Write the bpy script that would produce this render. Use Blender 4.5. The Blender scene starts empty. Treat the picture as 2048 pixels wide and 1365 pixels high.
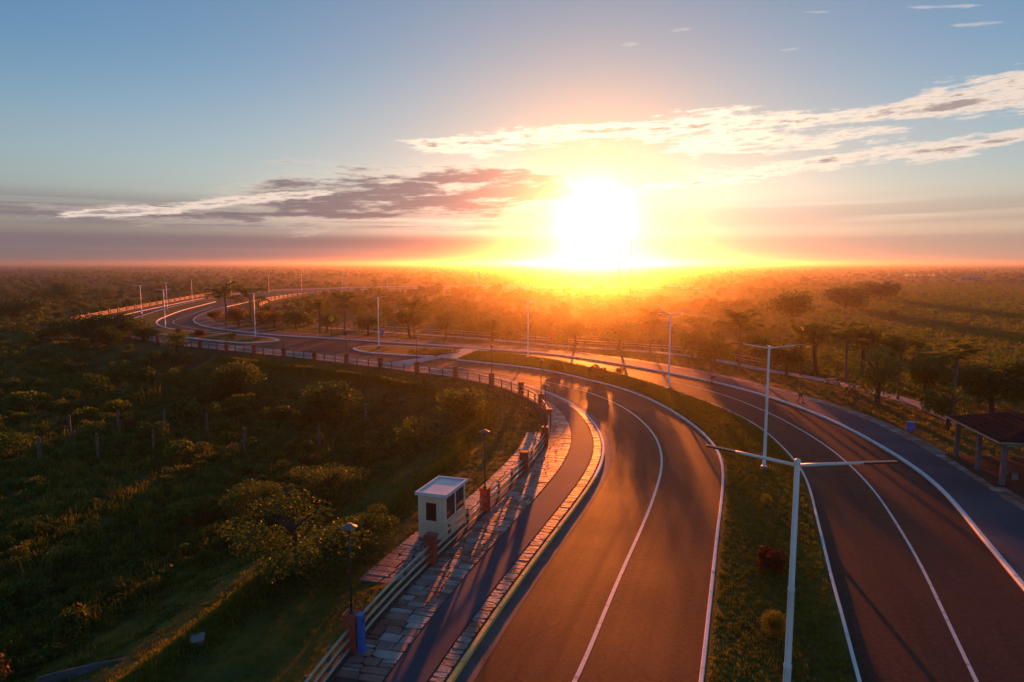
import bpy, bmesh, math, random
import numpy as np
from mathutils import Vector, Matrix

# ------------------------------------------------------------------ camera, sky, sun, exposure
scene = bpy.context.scene
COL = scene.collection
CAM_H = 14.0
FPX = 1365.3
PITCH = math.atan(155.0 / FPX)
SUN_AZ = math.radians(6.9)        # to the right of +Y
SUN_EL = math.radians(3.5)

cam_data = bpy.data.cameras.new('camera')
cam_data.lens = 24.0
cam_data.sensor_width = 36.0
cam_data.clip_start = 0.5
cam_data.clip_end = 30000
cam = bpy.data.objects.new('camera', cam_data)
cam.location = (0, 0, CAM_H)
cam.rotation_euler = (math.pi / 2 - PITCH, 0, 0)
COL.objects.link(cam)
scene.camera = cam

scene.render.engine = 'CYCLES'
scene.cycles.use_denoising = True
scene.cycles.max_bounces = 5
scene.cycles.diffuse_bounces = 2
scene.cycles.glossy_bounces = 2
scene.cycles.transmission_bounces = 3
scene.cycles.transparent_max_bounces = 6
scene.cycles.volume_bounces = 0
scene.cycles.caustics_reflective = False
scene.cycles.caustics_refractive = False
scene.cycles.sample_clamp_indirect = 4.0
scene.view_settings.view_transform = 'Standard'
scene.view_settings.look = 'None'
scene.view_settings.gamma = 1.0
scene.view_settings.use_curve_mapping = False
EXPOSURE = 1.2
scene.view_settings.exposure = EXPOSURE

sun_data = bpy.data.lights.new('sun', 'SUN')
sun_data.energy = 5.0
sun_data.angle = math.radians(0.6)
sun_data.color = (1.0, 0.20, 0.022)
sun = bpy.data.objects.new('sun', sun_data)
SUN_DIR = Vector((math.sin(SUN_AZ) * math.cos(SUN_EL), math.cos(SUN_AZ) * math.cos(SUN_EL), math.sin(SUN_EL)))
sun.rotation_euler = SUN_DIR.to_track_quat('Z', 'Y').to_euler()
sun.location = (60, 200, 60)
COL.objects.link(sun)


class NX:
    """small expression builder for shader math nodes"""
    def __init__(self, nt, sock):
        self.nt, self.s = nt, sock
    def _m(self, op, *args, clamp=False):
        n = self.nt.nodes.new('ShaderNodeMath')
        n.operation = op
        n.use_clamp = clamp
        for i, a in enumerate((self,) + args):
            if isinstance(a, NX):
                self.nt.links.new(a.s, n.inputs[i])
            else:
                n.inputs[i].default_value = a
        return NX(self.nt, n.outputs[0])
    def __add__(self, o): return self._m('ADD', o)
    __radd__ = __add__
    def __sub__(self, o): return self._m('SUBTRACT', o)
    def __rsub__(self, o): return (self * -1.0) + o
    def __mul__(self, o): return self._m('MULTIPLY', o)
    __rmul__ = __mul__
    def __truediv__(self, o): return self._m('DIVIDE', o)
    def abs(self): return self._m('ABSOLUTE')
    def pow(self, p): return self._m('POWER', p)
    def exp(self): return self._m('EXPONENT')
    def max(self, o): return self._m('MAXIMUM', o)
    def min(self, o): return self._m('MINIMUM', o)
    def sat(self): return self._m('ADD', 0.0, clamp=True)
    def smooth(self, a, b, lo=0.0, hi=1.0):
        n = self.nt.nodes.new('ShaderNodeMapRange')
        n.interpolation_type = 'SMOOTHSTEP'
        self.nt.links.new(self.s, n.inputs[0])
        n.inputs[1].default_value, n.inputs[2].default_value = a, b
        n.inputs[3].default_value, n.inputs[4].default_value = lo, hi
        return NX(self.nt, n.outputs[0])


def combine(nt, x, y, z):
    n = nt.nodes.new('ShaderNodeCombineXYZ')
    for i, v in enumerate((x, y, z)):
        if isinstance(v, NX):
            nt.links.new(v.s, n.inputs[i])
        else:
            n.inputs[i].default_value = v
    return n.outputs[0]


def noise(nt, vec, scale, detail=4, rough=0.55, dist=0.0, dim='3D'):
    n = nt.nodes.new('ShaderNodeTexNoise')
    n.noise_dimensions = dim
    if vec is not None:
        nt.links.new(vec, n.inputs['Vector'])
    n.inputs['Scale'].default_value = scale
    n.inputs['Detail'].default_value = detail
    n.inputs['Roughness'].default_value = rough
    n.inputs['Distortion'].default_value = dist
    return NX(nt, n.outputs['Fac'])


def mixc(nt, fac, a, b, blend='MIX'):
    n = nt.nodes.new('ShaderNodeMix')
    n.data_type = 'RGBA'
    n.blend_type = blend
    for i, v in ((0, fac), (6, a), (7, b)):
        if isinstance(v, NX):
            nt.links.new(v.s, n.inputs[i])
        elif hasattr(v, 'is_linked'):
            nt.links.new(v, n.inputs[i])
        elif i == 0:
            n.inputs[i].default_value = v
        else:
            n.inputs[i].default_value = (*v[:3], 1)
    return n.outputs[2]


def build_world():
    w = bpy.data.worlds.new('World')
    scene.world = w
    w.use_nodes = True
    w.cycles.sampling_method = 'MANUAL'
    w.cycles.sample_map_resolution = 512
    nt = w.node_tree
    nt.nodes.clear()
    out = nt.nodes.new('ShaderNodeOutputWorld')
    bg = nt.nodes.new('ShaderNodeBackground')
    bg.inputs['Strength'].default_value = SKY_STRENGTH
    nt.links.new(bg.outputs[0], out.inputs[0])
    sky = nt.nodes.new('ShaderNodeTexSky')
    sky.sky_type = 'NISHITA'
    sky.sun_disc = False
    sky.sun_elevation = SUN_EL
    sky.sun_rotation = SUN_AZ
    sky.altitude = 0
    sky.air_density = 1.0
    sky.dust_density = 0.7
    sky.ozone_density = 3.0
    tc = nt.nodes.new('ShaderNodeTexCoord')
    sep = nt.nodes.new('ShaderNodeSeparateXYZ')
    nrm = nt.nodes.new('ShaderNodeVectorMath'); nrm.operation = 'NORMALIZE'
    nt.links.new(tc.outputs['Generated'], nrm.inputs[0])
    nt.links.new(nrm.outputs[0], sep.inputs[0])
    X, Y, Z = (NX(nt, sep.outputs[i]) for i in range(3))
    DEG = 57.29578
    az = X._m('ARCTAN2', Y) * DEG
    el = Z._m('ARCSINE') * DEG
    # angle from the sun
    dot = nt.nodes.new('ShaderNodeVectorMath'); dot.operation = 'DOT_PRODUCT'
    nt.links.new(nrm.outputs[0], dot.inputs[0])
    dot.inputs[1].default_value = SUN_DIR
    th = NX(nt, dot.outputs['Value']).min(0.99999)._m('ARCCOSINE') * DEG
    K = 1.0 / SKY_STRENGTH / 2 ** EXPOSURE
    base = sky.outputs[0]
    hs = nt.nodes.new('ShaderNodeHueSaturation')
    hs.inputs['Saturation'].default_value = SKY_SAT
    hs.inputs['Value'].default_value = SKY_GAIN
    nt.links.new(base, hs.inputs['Color'])
    base = hs.outputs[0]
    # the low sky is veiled: paler, peach to the right of the sun and mauve far to the left
    grey = nt.nodes.new('ShaderNodeHueSaturation')
    grey.inputs['Saturation'].default_value = 0.35
    grey.inputs['Value'].default_value = 0.9
    nt.links.new(base, grey.inputs['Color'])
    base = mixc(nt, el.smooth(3.0, 16.0, 0.75, 0.0), base, grey.outputs[0])
    sc_ = nt.nodes.new('ShaderNodeVectorMath'); sc_.operation = 'SCALE'
    nt.links.new(base, sc_.inputs[0])
    nt.links.new((1.0 - (th * -0.06).exp() * 0.80).s, sc_.inputs['Scale'])
    base = sc_.outputs[0]
    vn_ = nt.nodes.new('ShaderNodeVectorMath'); vn_.operation = 'SCALE'
    nt.links.new(mixc(nt, az.smooth(-22, 14), (0.185, 0.145, 0.165), (0.66, 0.42, 0.28)), vn_.inputs[0])
    vn_.inputs['Scale'].default_value = K
    base = mixc(nt, el.smooth(0.0, 7.5, 0.8, 0.0), base, vn_.outputs[0])

    # clouds: long layers in azimuth / elevation, broken up by stretched noise
    warp = (noise(nt, combine(nt, az * 0.05 + 3.0, el * 0.16, 0.0), 1.0, 2, dim='2D') - 0.5)
    n1 = noise(nt, combine(nt, az * 0.14, el * 1.1 - az * 0.05 + warp * 1.2, 0.0), 1.0, 4, 0.62, dim='2D')
    n2 = noise(nt, combine(nt, az * 0.5 + el * 0.3 + 7.0, el * 3.0 - az * 0.16, 0.0), 1.0, 5, 0.7, dim='2D')
    n3 = noise(nt, combine(nt, az * 0.03 + 2.0, el * 1.1, 0.0), 1.0, 3, 0.55, dim='2D')

    elw = el - warp * 1.6

    def band(az0, el0, az1, el1, half, fade):
        """distance from a slanted layer in units of its half thickness; grows beyond its ends"""
        k = (el1 - el0) / (az1 - az0)
        d = (elw - az._m('MULTIPLY_ADD', k, el0 - az0 * k)).abs()
        azc, hw = (az0 + az1) / 2, abs(az1 - az0) / 2
        e = (az - azc).abs()._m('MULTIPLY_ADD', 1.0 / fade, -hw / fade).max(0.0)
        return d._m('MULTIPLY_ADD', 1.0 / half, e)

    # (azimuth, elevation) of every cloud layer
    dark = [band(-18.0, 4.9, 0.5, 5.9, 2.1, 8.0),
            band(-12.0, 6.0, 1.0, 7.0, 1.1, 4.0),
            band(-30, 3.7, -10, 3.9, 0.6, 5.0)]
    bright = [band(-7.0, 9.2, 6.0, 10.2, 0.95, 3.0),
              band(4.0, 10.2, 38, 10.7, 1.0, 6.0),
              band(31, 11.4, 46, 11.9, 0.75, 3.0),
              band(12.0, 6.3, 35.5, 8.3, 0.75, 4.0),
              band(14.5, 8.9, 27, 9.3, 0.9, 4.0),
              band(-31, 3.6, -16, 5.4, 0.45, 4.0)]
    specks = [band(9.0, 17.1, 9.8, 17.1, 0.2, 0.7), band(12.8, 17.6, 13.8, 17.6, 0.2, 0.7),
              band(22.4, 17.75, 23.4, 17.6, 0.12, 0.9), band(29.5, 17.1, 32.5, 16.55, 0.17, 1.0),
              band(32.0, 15.5, 34.2, 15.1, 0.2, 0.9), band(20.8, 15.6, 21.6, 15.6, 0.12, 0.7)]

    def top(lst):
        r = lst[0]
        for b in lst[1:]:
            r = r.min(b)
        return (1.0 - r).max(-1.0)
    tex = n2 * 2.2 + n1 * 2.4 - 2.3
    dd = top(dark) + n1 * 2.4 + n2 * 1.2 - 1.8
    db = top(bright) + tex
    ds = top(specks) + n2 * 1.8 - 0.9
    a_dark = dd.smooth(-0.25, 0.9) * 0.92
    core_dark = dd.smooth(0.0, 0.8)
    a_bright = db.smooth(0.0, 0.8)
    core_bright = db.smooth(0.75, 1.5)
    a_spk = ds.smooth(0.1, 1.2) * 0.6
    # low bank over the horizon, a thicker one to the left of the sun
    bank = el.smooth(-0.05, 0.35) * el.smooth(1.7, 3.0, 1.0, 0.0) * az.smooth(-4, 16, 0.97, 0.5) * n3.smooth(0.25, 0.55, 0.75, 1.0)
    bank2 = el.smooth(2.2, 3.2) * el.smooth(3.6, 5.6, 1.0, 0.0) * n3.smooth(0.34, 0.56) * az.smooth(-10, 10, 0.92, 0.35)

    # brightness of cloud edges grows towards the sun
    near = (th * -0.085).exp()
    glow_far = (th * -0.055).exp()

    def scaled(col, s):
        n = nt.nodes.new('ShaderNodeVectorMath'); n.operation = 'SCALE'
        if hasattr(col, 'is_linked'):
            nt.links.new(col, n.inputs[0])
        else:
            n.inputs[0].default_value = col[:3]
        if isinstance(s, NX):
            nt.links.new(s.s, n.inputs['Scale'])
        else:
            n.inputs['Scale'].default_value = s
        return n.outputs[0]

    def addv(a, b):
        n = nt.nodes.new('ShaderNodeVectorMath'); n.operation = 'ADD'
        nt.links.new(a, n.inputs[0]); nt.links.new(b, n.inputs[1])
        return n.outputs[0]

    mauve = mixc(nt, near.smooth(0.25, 0.8), (0.205, 0.172, 0.188), (0.58, 0.40, 0.34))
    cream = mixc(nt, near.smooth(0.05, 0.5), (0.80, 0.66, 0.56), (1.25, 1.08, 0.80))
    col = base
    col = mixc(nt, bank2, col, scaled(mauve, K * 1.15))
    col = mixc(nt, bank, col, scaled(mauve, K * 0.95))
    col = mixc(nt, a_dark, col, scaled(mixc(nt, core_dark, cream, mauve), K))
    col = mixc(nt, a_bright, col, scaled(mixc(nt, core_bright * 0.75, cream, mauve), K * 1.1))
    col = mixc(nt, a_spk, col, scaled((0.66, 0.62, 0.60), K))
    # the sun's aureole in the thin cloud around it
    soft = 1.0 - (a_dark * 0.55 + bank * 0.45).min(0.8)
    disc = (th * th * -0.155).exp() * 2.2
    aur = (th * -0.32).exp() * 0.42 + (th * -0.085).exp() * 0.02
    col = addv(col, scaled((1.0, 0.93, 0.70), disc * K))
    col = addv(col, scaled((1.0, 0.62, 0.30), aur * soft * K))
    nt.links.new(col, bg.inputs['Color'])


SKY_STRENGTH = 0.12
HAZE_D, HAZE_G, HAZE_COL = 0.00031, 0.925, (0.85, 0.82, 0.80, 1)
SKY_SAT = 1.05
SKY_GAIN = 0.86
build_world()
# ------------------------------------------------------------------ helpers
rng = random.Random(7)
nrng = np.random.default_rng(7)
SP, CP = math.sin(PITCH), math.cos(PITCH)


def G(px, py, z=0.0):
    """photo pixel (2048 wide) -> point of the level z"""
    dx, dy = (px - 1024.0) / FPX, -(py - 682.5) / FPX
    vy, vz = CP + dy * SP, -SP + dy * CP
    t = (CAM_H - z) / -vz
    return (dx * t, vy * t)


def tag(o, label=None, cat=None, group=None, kind=None):
    if label: o['label'] = label
    if cat: o['category'] = cat
    if group: o['group'] = group
    if kind: o['kind'] = kind
    return o


def thing(name, loc, label, cat, rz=0.0, group=None):
    o = bpy.data.objects.new(name, None)
    o.empty_display_size = 0.3
    o.location = loc
    o.rotation_euler = (0, 0, rz)
    COL.objects.link(o)
    return tag(o, label, cat, group)


def link_mesh(name, me, mat=None, parent=None):
    o = bpy.data.objects.new(name, me)
    if mat is not None and not me.materials:
        me.materials.append(mat)
    COL.objects.link(o)
    if parent is not None:
        o.parent = parent
    return o


def from_bm(name, bm, mat=None, parent=None, smooth=False):
    bmesh.ops.recalc_face_normals(bm, faces=bm.faces[:])
    me = bpy.data.meshes.new(name)
    bm.to_mesh(me)
    bm.free()
    if smooth:
        me.polygons.foreach_set('use_smooth', [True] * len(me.polygons))
    return link_mesh(name, me, mat, parent)


def from_data(name, verts, faces, mat=None, parent=None, smooth=False):
    me = bpy.data.meshes.new(name)
    me.from_pydata([tuple(v) for v in verts], [], [tuple(f) for f in faces])
    me.update()
    if smooth:
        me.polygons.foreach_set('use_smooth', [True] * len(me.polygons))
    return link_mesh(name, me, mat, parent)


def box(bm, c, s, rz=0.0, bevel=0.0):
    m = Matrix.Translation(c) @ Matrix.Rotation(rz, 4, 'Z') @ Matrix.Diagonal((s[0], s[1], s[2], 1))
    r = bmesh.ops.create_cube(bm, size=1.0, matrix=m)
    if bevel:
        es = list({e for v in r['verts'] for e in v.link_edges})
        bmesh.ops.bevel(bm, geom=es, offset=bevel, segments=2, affect='EDGES', profile=0.7)
    return bm


def tube(bm, pts, radii, sides=10, cap=True):
    pts = [Vector(p) for p in pts]
    rings = []
    up = Vector((0, 0, 1))
    for i, p in enumerate(pts):
        a = pts[max(0, i - 1)]
        b = pts[min(len(pts) - 1, i + 1)]
        t = (b - a).normalized()
        ref = up if abs(t.dot(up)) < 0.95 else Vector((1, 0, 0))
        u = t.cross(ref).normalized()
        v = t.cross(u).normalized()
        r = radii[i] if hasattr(radii, '__len__') else radii
        rings.append([bm.verts.new(p + (u * math.cos(2 * math.pi * k / sides) + v * math.sin(2 * math.pi * k / sides)) * r) for k in range(sides)])
    for i in range(len(rings) - 1):
        for k in range(sides):
            bm.faces.new((rings[i][k], rings[i][(k + 1) % sides], rings[i + 1][(k + 1) % sides], rings[i + 1][k]))
    if cap:
        bm.faces.new(rings[0][::-1])
        bm.faces.new(rings[-1])
    return bm


def lathe(bm, prof, sides=16, c=(0, 0, 0)):
    rings = []
    for r, z in prof:
        rings.append([bm.verts.new((c[0] + r * math.cos(2 * math.pi * k / sides), c[1] + r * math.sin(2 * math.pi * k / sides), c[2] + z)) for k in range(sides)])
    for i in range(len(rings) - 1):
        for k in range(sides):
            bm.faces.new((rings[i][k], rings[i][(k + 1) % sides], rings[i + 1][(k + 1) % sides], rings[i + 1][k]))
    bm.faces.new(rings[0][::-1]); bm.faces.new(rings[-1])
    return bm


def copy_tree(root, loc, rz=0.0, label=None, scale=None):
    """a copy of a thing, of its parts and their sub-parts"""
    r = root.copy(); COL.objects.link(r)
    r.location = loc; r.rotation_euler = (0, 0, rz)
    if label: r['label'] = label
    if scale: r.scale = (scale,) * 3
    for ch in root.children:
        c = ch.copy(); COL.objects.link(c); c.parent = r
        for g in ch.children:
            d = g.copy(); COL.objects.link(d); d.parent = c
    return r


# ---- polylines
def spline(pts, step=1.0, sigma=0.0):
    """Catmull-Rom through the points, even steps, optional smoothing"""
    P = np.array(pts, float)
    P = np.vstack([2 * P[0] - P[1], P, 2 * P[-1] - P[-2]])
    out = []
    for i in range(1, len(P) - 2):
        p0, p1, p2, p3 = P[i - 1], P[i], P[i + 1], P[i + 2]
        n = max(4, int(np.linalg.norm(p2 - p1) / step) * 2)
        # centripetal parametrisation keeps uneven spacing well behaved
        def tj(t, a, b): return t + max(np.linalg.norm(b - a), 1e-6) ** 0.5
        t0 = 0; t1 = tj(t0, p0, p1); t2 = tj(t1, p1, p2); t3 = tj(t2, p2, p3)
        t = np.linspace(t1, t2, n, endpoint=False)[:, None]
        A1 = (t1 - t) / (t1 - t0) * p0 + (t - t0) / (t1 - t0) * p1
        A2 = (t2 - t) / (t2 - t1) * p1 + (t - t1) / (t2 - t1) * p2
        A3 = (t3 - t) / (t3 - t2) * p2 + (t - t2) / (t3 - t2) * p3
        B1 = (t2 - t) / (t2 - t0) * A1 + (t - t0) / (t2 - t0) * A2
        B2 = (t3 - t) / (t3 - t1) * A2 + (t - t1) / (t3 - t1) * A3
        out.append((t2 - t) / (t2 - t1) * B1 + (t - t1) / (t2 - t1) * B2)
    out.append(P[-2][None])
    C = np.vstack(out)
    C = resample(C, step)
    if sigma > 0:
        k = int(3 * sigma / step)
        if k > 0:
            w = np.exp(-0.5 * (np.arange(-k, k + 1) * step / sigma) ** 2); w /= w.sum()
            ext = np.vstack([2 * C[0] - C[k:0:-1], C, 2 * C[-1] - C[-2:-k - 2:-1]])
            C = np.stack([np.convolve(ext[:, j], w, 'valid') for j in range(2)], 1)
            C = resample(C, step)
    return C


def arclen(C):
    return np.concatenate([[0], np.cumsum(np.linalg.norm(np.diff(C, axis=0), axis=1))])


def resample(C, step=None, n=None):
    s = arclen(C)
    m = n or max(2, int(round(s[-1] / step)) + 1)
    q = np.linspace(0, s[-1], m)
    return np.stack([np.interp(q, s, C[:, j]) for j in range(2)], 1)


def normals(C):
    T = np.gradient(C, axis=0)
    T /= np.linalg.norm(T, axis=1)[:, None]
    return np.stack([-T[:, 1], T[:, 0]], 1)     # left of the direction of travel


def offset(C, d, sigma=0):
    return C + normals(C) * d


def at_len(C, q):
    s = arclen(C)
    return np.stack([np.interp(q, s, C[:, j]) for j in range(2)], -1)


def strip(name, A, B, za, zb, mat, kind='structure', parent=None, down=0.0):
    """sheet between two polylines of equal count; 'down' gives it thickness"""
    n = len(A)
    V = [(*A[i], za) for i in range(n)] + [(*B[i], zb) for i in range(n)]
    Fc = [(i, i + 1, n + i + 1, n + i) for i in range(n - 1)]
    if down:
        V += [(*A[i], za - down) for i in range(n)] + [(*B[i], zb - down) for i in range(n)]
        for i in range(n - 1):
            Fc.append((2 * n + i, 2 * n + i + 1, i + 1, i))
            Fc.append((n + i, n + i + 1, 3 * n + i + 1, 3 * n + i))
        Fc.append((2 * n, 0, n, 3 * n)); Fc.append((n - 1, 3 * n - 1, 4 * n - 1, 2 * n - 1))
    bm = bmesh.new()
    vs = [bm.verts.new(v) for v in V]
    for f in Fc:
        try: bm.faces.new([vs[i] for i in f])
        except ValueError: pass
    o = from_bm(name, bm, mat, parent)
    sa_ = arclen(np.asarray(A)[:, :2])
    uv = o.data.uv_layers.new(name='along')
    lv = np.zeros(len(o.data.loops), np.int32); o.data.loops.foreach_get('vertex_index', lv)
    iv = lv % n; cv = (lv // n) % 2
    wid = np.linalg.norm(np.asarray(B)[:, :2] - np.asarray(A)[:, :2], axis=1).mean()
    uv.data.foreach_set('uv', np.stack([cv * wid, sa_[iv]], 1).ravel())
    if o.data.polygons and sum(p.normal.z * p.area for p in o.data.polygons) < 0:
        o.data.flip_normals()
    if parent is None:
        tag(o, kind=kind)
    return o


def dist_to(C, P):
    """unsigned distance and side (+ left) of points P to polyline C"""
    C = np.asarray(C); P = np.asarray(P)
    best = np.full(len(P), 1e9); side = np.zeros(len(P)); along = np.zeros(len(P))
    s = arclen(C)
    for i in range(len(C) - 1):
        a, b = C[i], C[i + 1]
        ab = b - a; L2 = ab @ ab + 1e-12
        t = np.clip(((P - a) @ ab) / L2, 0, 1)
        q = a + t[:, None] * ab
        d = np.hypot(*(P - q).T)
        m = d < best
        best = np.where(m, d, best)
        cr = ab[0] * (P[:, 1] - a[1]) - ab[1] * (P[:, 0] - a[0])
        side = np.where(m, np.sign(cr), side)
        along = np.where(m, s[i] + t * math.sqrt(L2), along)
    return best, side, along


def inside(poly, P):
    poly = np.asarray(poly); P = np.asarray(P)
    x, y = P[:, 0], P[:, 1]
    r = np.zeros(len(P), bool)
    j = len(poly) - 1
    for i in range(len(poly)):
        xi, yi = poly[i]; xj, yj = poly[j]
        c = ((yi > y) != (yj > y)) & (x < (xj - xi) * (y - yi) / (yj - yi + 1e-12) + xi)
        r ^= c
        j = i
    return r


# ------------------------------------------------------------------ materials
MATS = {}


def material(name, base, rough=0.8, c2=None, scale=3.0, detail=6, spec=0.3, bump=0.0, bscale=None, c3=None, s3=0.3, metallic=0.0, translucent=0.0, stretch=None, lo=0.35, hi=0.65):
    if name in MATS: return MATS[name]
    m = bpy.data.materials.new(name)
    m.use_nodes = True
    nt = m.node_tree
    b = nt.nodes['Principled BSDF']
    b.inputs['Roughness'].default_value = rough
    b.inputs['Specular IOR Level'].default_value = spec
    b.inputs['Metallic'].default_value = metallic
    b.inputs['Base Color'].default_value = (*base, 1)
    geo = nt.nodes.new('ShaderNodeNewGeometry')
    vec = geo.outputs['Position']
    if stretch:
        mp = nt.nodes.new('ShaderNodeMapping')
        mp.inputs['Scale'].default_value = stretch
        nt.links.new(vec, mp.inputs[0]); vec = mp.outputs[0]
    col = None
    if c2:
        f = noise(nt, vec, scale, detail, 0.62).smooth(lo, hi)
        col = mixc(nt, f, base, c2)
    if c3:
        f = noise(nt, vec, s3, 4, 0.55).smooth(0.42, 0.66)
        col = mixc(nt, f, col if col is not None else base, c3)
    if col is not None:
        nt.links.new(col, b.inputs['Base Color'])
    if bump:
        bp = nt.nodes.new('ShaderNodeBump')
        bp.inputs['Strength'].default_value = bump
        bp.inputs['Distance'].default_value = 0.05
        nt.links.new(noise(nt, vec, bscale or scale * 4, 4).s, bp.inputs['Height'])
        nt.links.new(bp.outputs[0], b.inputs['Normal'])
    if translucent:
        tr = nt.nodes.new('ShaderNodeBsdfTranslucent')
        mx = nt.nodes.new('ShaderNodeMixShader')
        mx.inputs[0].default_value = translucent
        tc = [min(1, base[0] * 1.7), min(1, base[1] * 1.6), base[2] * 0.8]
        if col is not None:
            nt.links.new(mixc(nt, 1.0, col, (1.7, 1.6, 0.8), 'MULTIPLY'), tr.inputs[0])
        else:
            tr.inputs[0].default_value = (*tc, 1)
        nt.links.new(b.outputs[0], mx.inputs[1]); nt.links.new(tr.outputs[0], mx.inputs[2])
        nt.links.new(mx.outputs[0], nt.nodes['Material Output'].inputs[0])
    MATS[name] = m
    return m


def leaf_material(name, base, c2, trans=0.4, spec=0.15):
    """foliage: colour varies from plant to plant and from leaf to leaf"""
    if name in MATS: return MATS[name]
    m = bpy.data.materials.new(name)
    m.use_nodes = True
    nt = m.node_tree
    b = nt.nodes['Principled BSDF']
    b.inputs['Roughness'].default_value = 0.6
    b.inputs['Specular IOR Level'].default_value = spec
    oi = nt.nodes.new('ShaderNodeObjectInfo')
    geo = nt.nodes.new('ShaderNodeNewGeometry')
    f1 = NX(nt, oi.outputs['Random'])
    f2 = NX(nt, geo.outputs['Random Per Island'])
    f = (f1 * 0.55 + f2 * 0.45).smooth(0.1, 0.9)
    col = mixc(nt, f, base, c2)
    nt.links.new(col, b.inputs['Base Color'])
    tr = nt.nodes.new('ShaderNodeBsdfTranslucent')
    nt.links.new(mixc(nt, 1.0, col, (1.7, 1.9, 0.8), 'MULTIPLY'), tr.inputs[0])
    mx = nt.nodes.new('ShaderNodeMixShader')
    mx.inputs[0].default_value = trans
    nt.links.new(b.outputs[0], mx.inputs[1]); nt.links.new(tr.outputs[0], mx.inputs[2])
    nt.links.new(mx.outputs[0], nt.nodes['Material Output'].inputs[0])
    MATS[name] = m
    return m




def asphalt_material():
    m = bpy.data.materials.new('asphalt'); m.use_nodes = True
    nt = m.node_tree; b = nt.nodes['Principled BSDF']
    geo = nt.nodes.new('ShaderNodeNewGeometry'); pos = geo.outputs['Position']
    uvn = nt.nodes.new('ShaderNodeUVMap'); uvn.uv_map = 'along'
    sp = nt.nodes.new('ShaderNodeSeparateXYZ'); nt.links.new(uvn.outputs[0], sp.inputs[0])
    U, V = NX(nt, sp.outputs[0]), NX(nt, sp.outputs[1])
    streak = noise(nt, combine(nt, U * 1.1, V * 0.03, 0.0), 1.0, 4, 0.6, dim='2D')
    patch = noise(nt, pos, 0.16, 4, 0.55)
    grain = noise(nt, pos, 5.0, 6, 0.8)
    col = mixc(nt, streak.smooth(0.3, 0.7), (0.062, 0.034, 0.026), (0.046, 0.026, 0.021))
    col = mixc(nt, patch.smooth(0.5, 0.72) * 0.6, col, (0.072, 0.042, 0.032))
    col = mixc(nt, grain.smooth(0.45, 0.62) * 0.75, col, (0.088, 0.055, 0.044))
    vor = nt.nodes.new('ShaderNodeTexVoronoi'); vor.feature = 'DISTANCE_TO_EDGE'; vor.inputs['Scale'].default_value = 0.32
    mp = nt.nodes.new('ShaderNodeVectorMath'); mp.operation = 'ADD'
    wn = nt.nodes.new('ShaderNodeTexNoise'); wn.inputs['Scale'].default_value = 0.8; wn.inputs['Detail'].default_value = 5
    nt.links.new(pos, wn.inputs['Vector']); nt.links.new(pos, mp.inputs[0]); nt.links.new(wn.outputs['Color'], mp.inputs[1]); nt.links.new(mp.outputs[0], vor.inputs['Vector'])
    crack = NX(nt, vor.outputs['Distance']).smooth(0.0, 0.016, 1.0, 0.0) * noise(nt, pos, 0.06, 2).smooth(0.46, 0.56)
    col = mixc(nt, crack * 0.8, col, (0.015, 0.012, 0.011))
    nt.links.new(col, b.inputs['Base Color'])
    b.inputs['Specular IOR Level'].default_value = 0.05
    nt.links.new((streak * 0.08 + patch * 0.2 + 0.50).s, b.inputs['Roughness'])
    bp = nt.nodes.new('ShaderNodeBump'); bp.inputs['Strength'].default_value = 0.28; bp.inputs['Distance'].default_value = 0.03
    nt.links.new(noise(nt, pos, 14.0, 4, 0.7).s, bp.inputs['Height']); nt.links.new(bp.outputs[0], b.inputs['Normal'])
    return m


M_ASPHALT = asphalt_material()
M_LINE = material('road_paint', (0.74, 0.73, 0.70), 0.6, (0.30, 0.27, 0.25), 3.0, detail=8, lo=0.50, hi=0.72)
M_KERB_W = material('kerb_white', (0.86, 0.86, 0.85), 0.7, (0.55, 0.54, 0.53), 1.6, bump=0.3, bscale=10, lo=0.5, hi=0.8)
M_KERB_Y = material('kerb_yellow', (0.92, 0.58, 0.17), 0.7, (0.74, 0.47, 0.18), 1.8, bump=0.3, bscale=10, lo=0.45, hi=0.75)
M_CONC = material('concrete', (0.26, 0.25, 0.245), 0.8, (0.20, 0.19, 0.185), 0.8, bump=0.25, bscale=14)
M_CONC_PALE = material('concrete_pale', (0.42, 0.40, 0.38), 0.75, (0.30, 0.29, 0.28), 0.9, bump=0.2, bscale=12)
M_GUTTER = material('gutter_concrete', (0.12, 0.115, 0.115), 0.75, (0.085, 0.08, 0.08), 0.7, bump=0.2, bscale=14)
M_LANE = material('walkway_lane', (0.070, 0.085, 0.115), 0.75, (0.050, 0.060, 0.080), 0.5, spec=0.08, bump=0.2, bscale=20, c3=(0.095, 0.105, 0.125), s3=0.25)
M_MORTAR = material('mortar', (0.11, 0.07, 0.052), 0.85, (0.08, 0.052, 0.04), 2.0, bump=0.4, bscale=12)
STONES = [material('stone_grey', (0.37, 0.30, 0.275), 0.58, (0.23, 0.195, 0.18), 1.3, spec=0.35, bump=0.35, bscale=7),
          material('stone_pale', (0.43, 0.38, 0.355), 0.58, (0.30, 0.26, 0.24), 1.2, spec=0.35, bump=0.35, bscale=7),
          material('stone_rose', (0.36, 0.19, 0.155), 0.58, (0.22, 0.115, 0.09), 1.5, spec=0.35, bump=0.35, bscale=7),
          material('stone_rust', (0.29, 0.13, 0.09), 0.6, (0.17, 0.075, 0.052), 1.5, spec=0.3, bump=0.35, bscale=7),
          material('stone_mauve', (0.32, 0.22, 0.20), 0.58, (0.185, 0.13, 0.118), 1.4, spec=0.35, bump=0.35, bscale=7)]
M_TERRA = material('terracotta_paint', (0.40, 0.080, 0.042), 0.7, (0.25, 0.055, 0.032), 1.5, bump=0.25, bscale=10)
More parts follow.
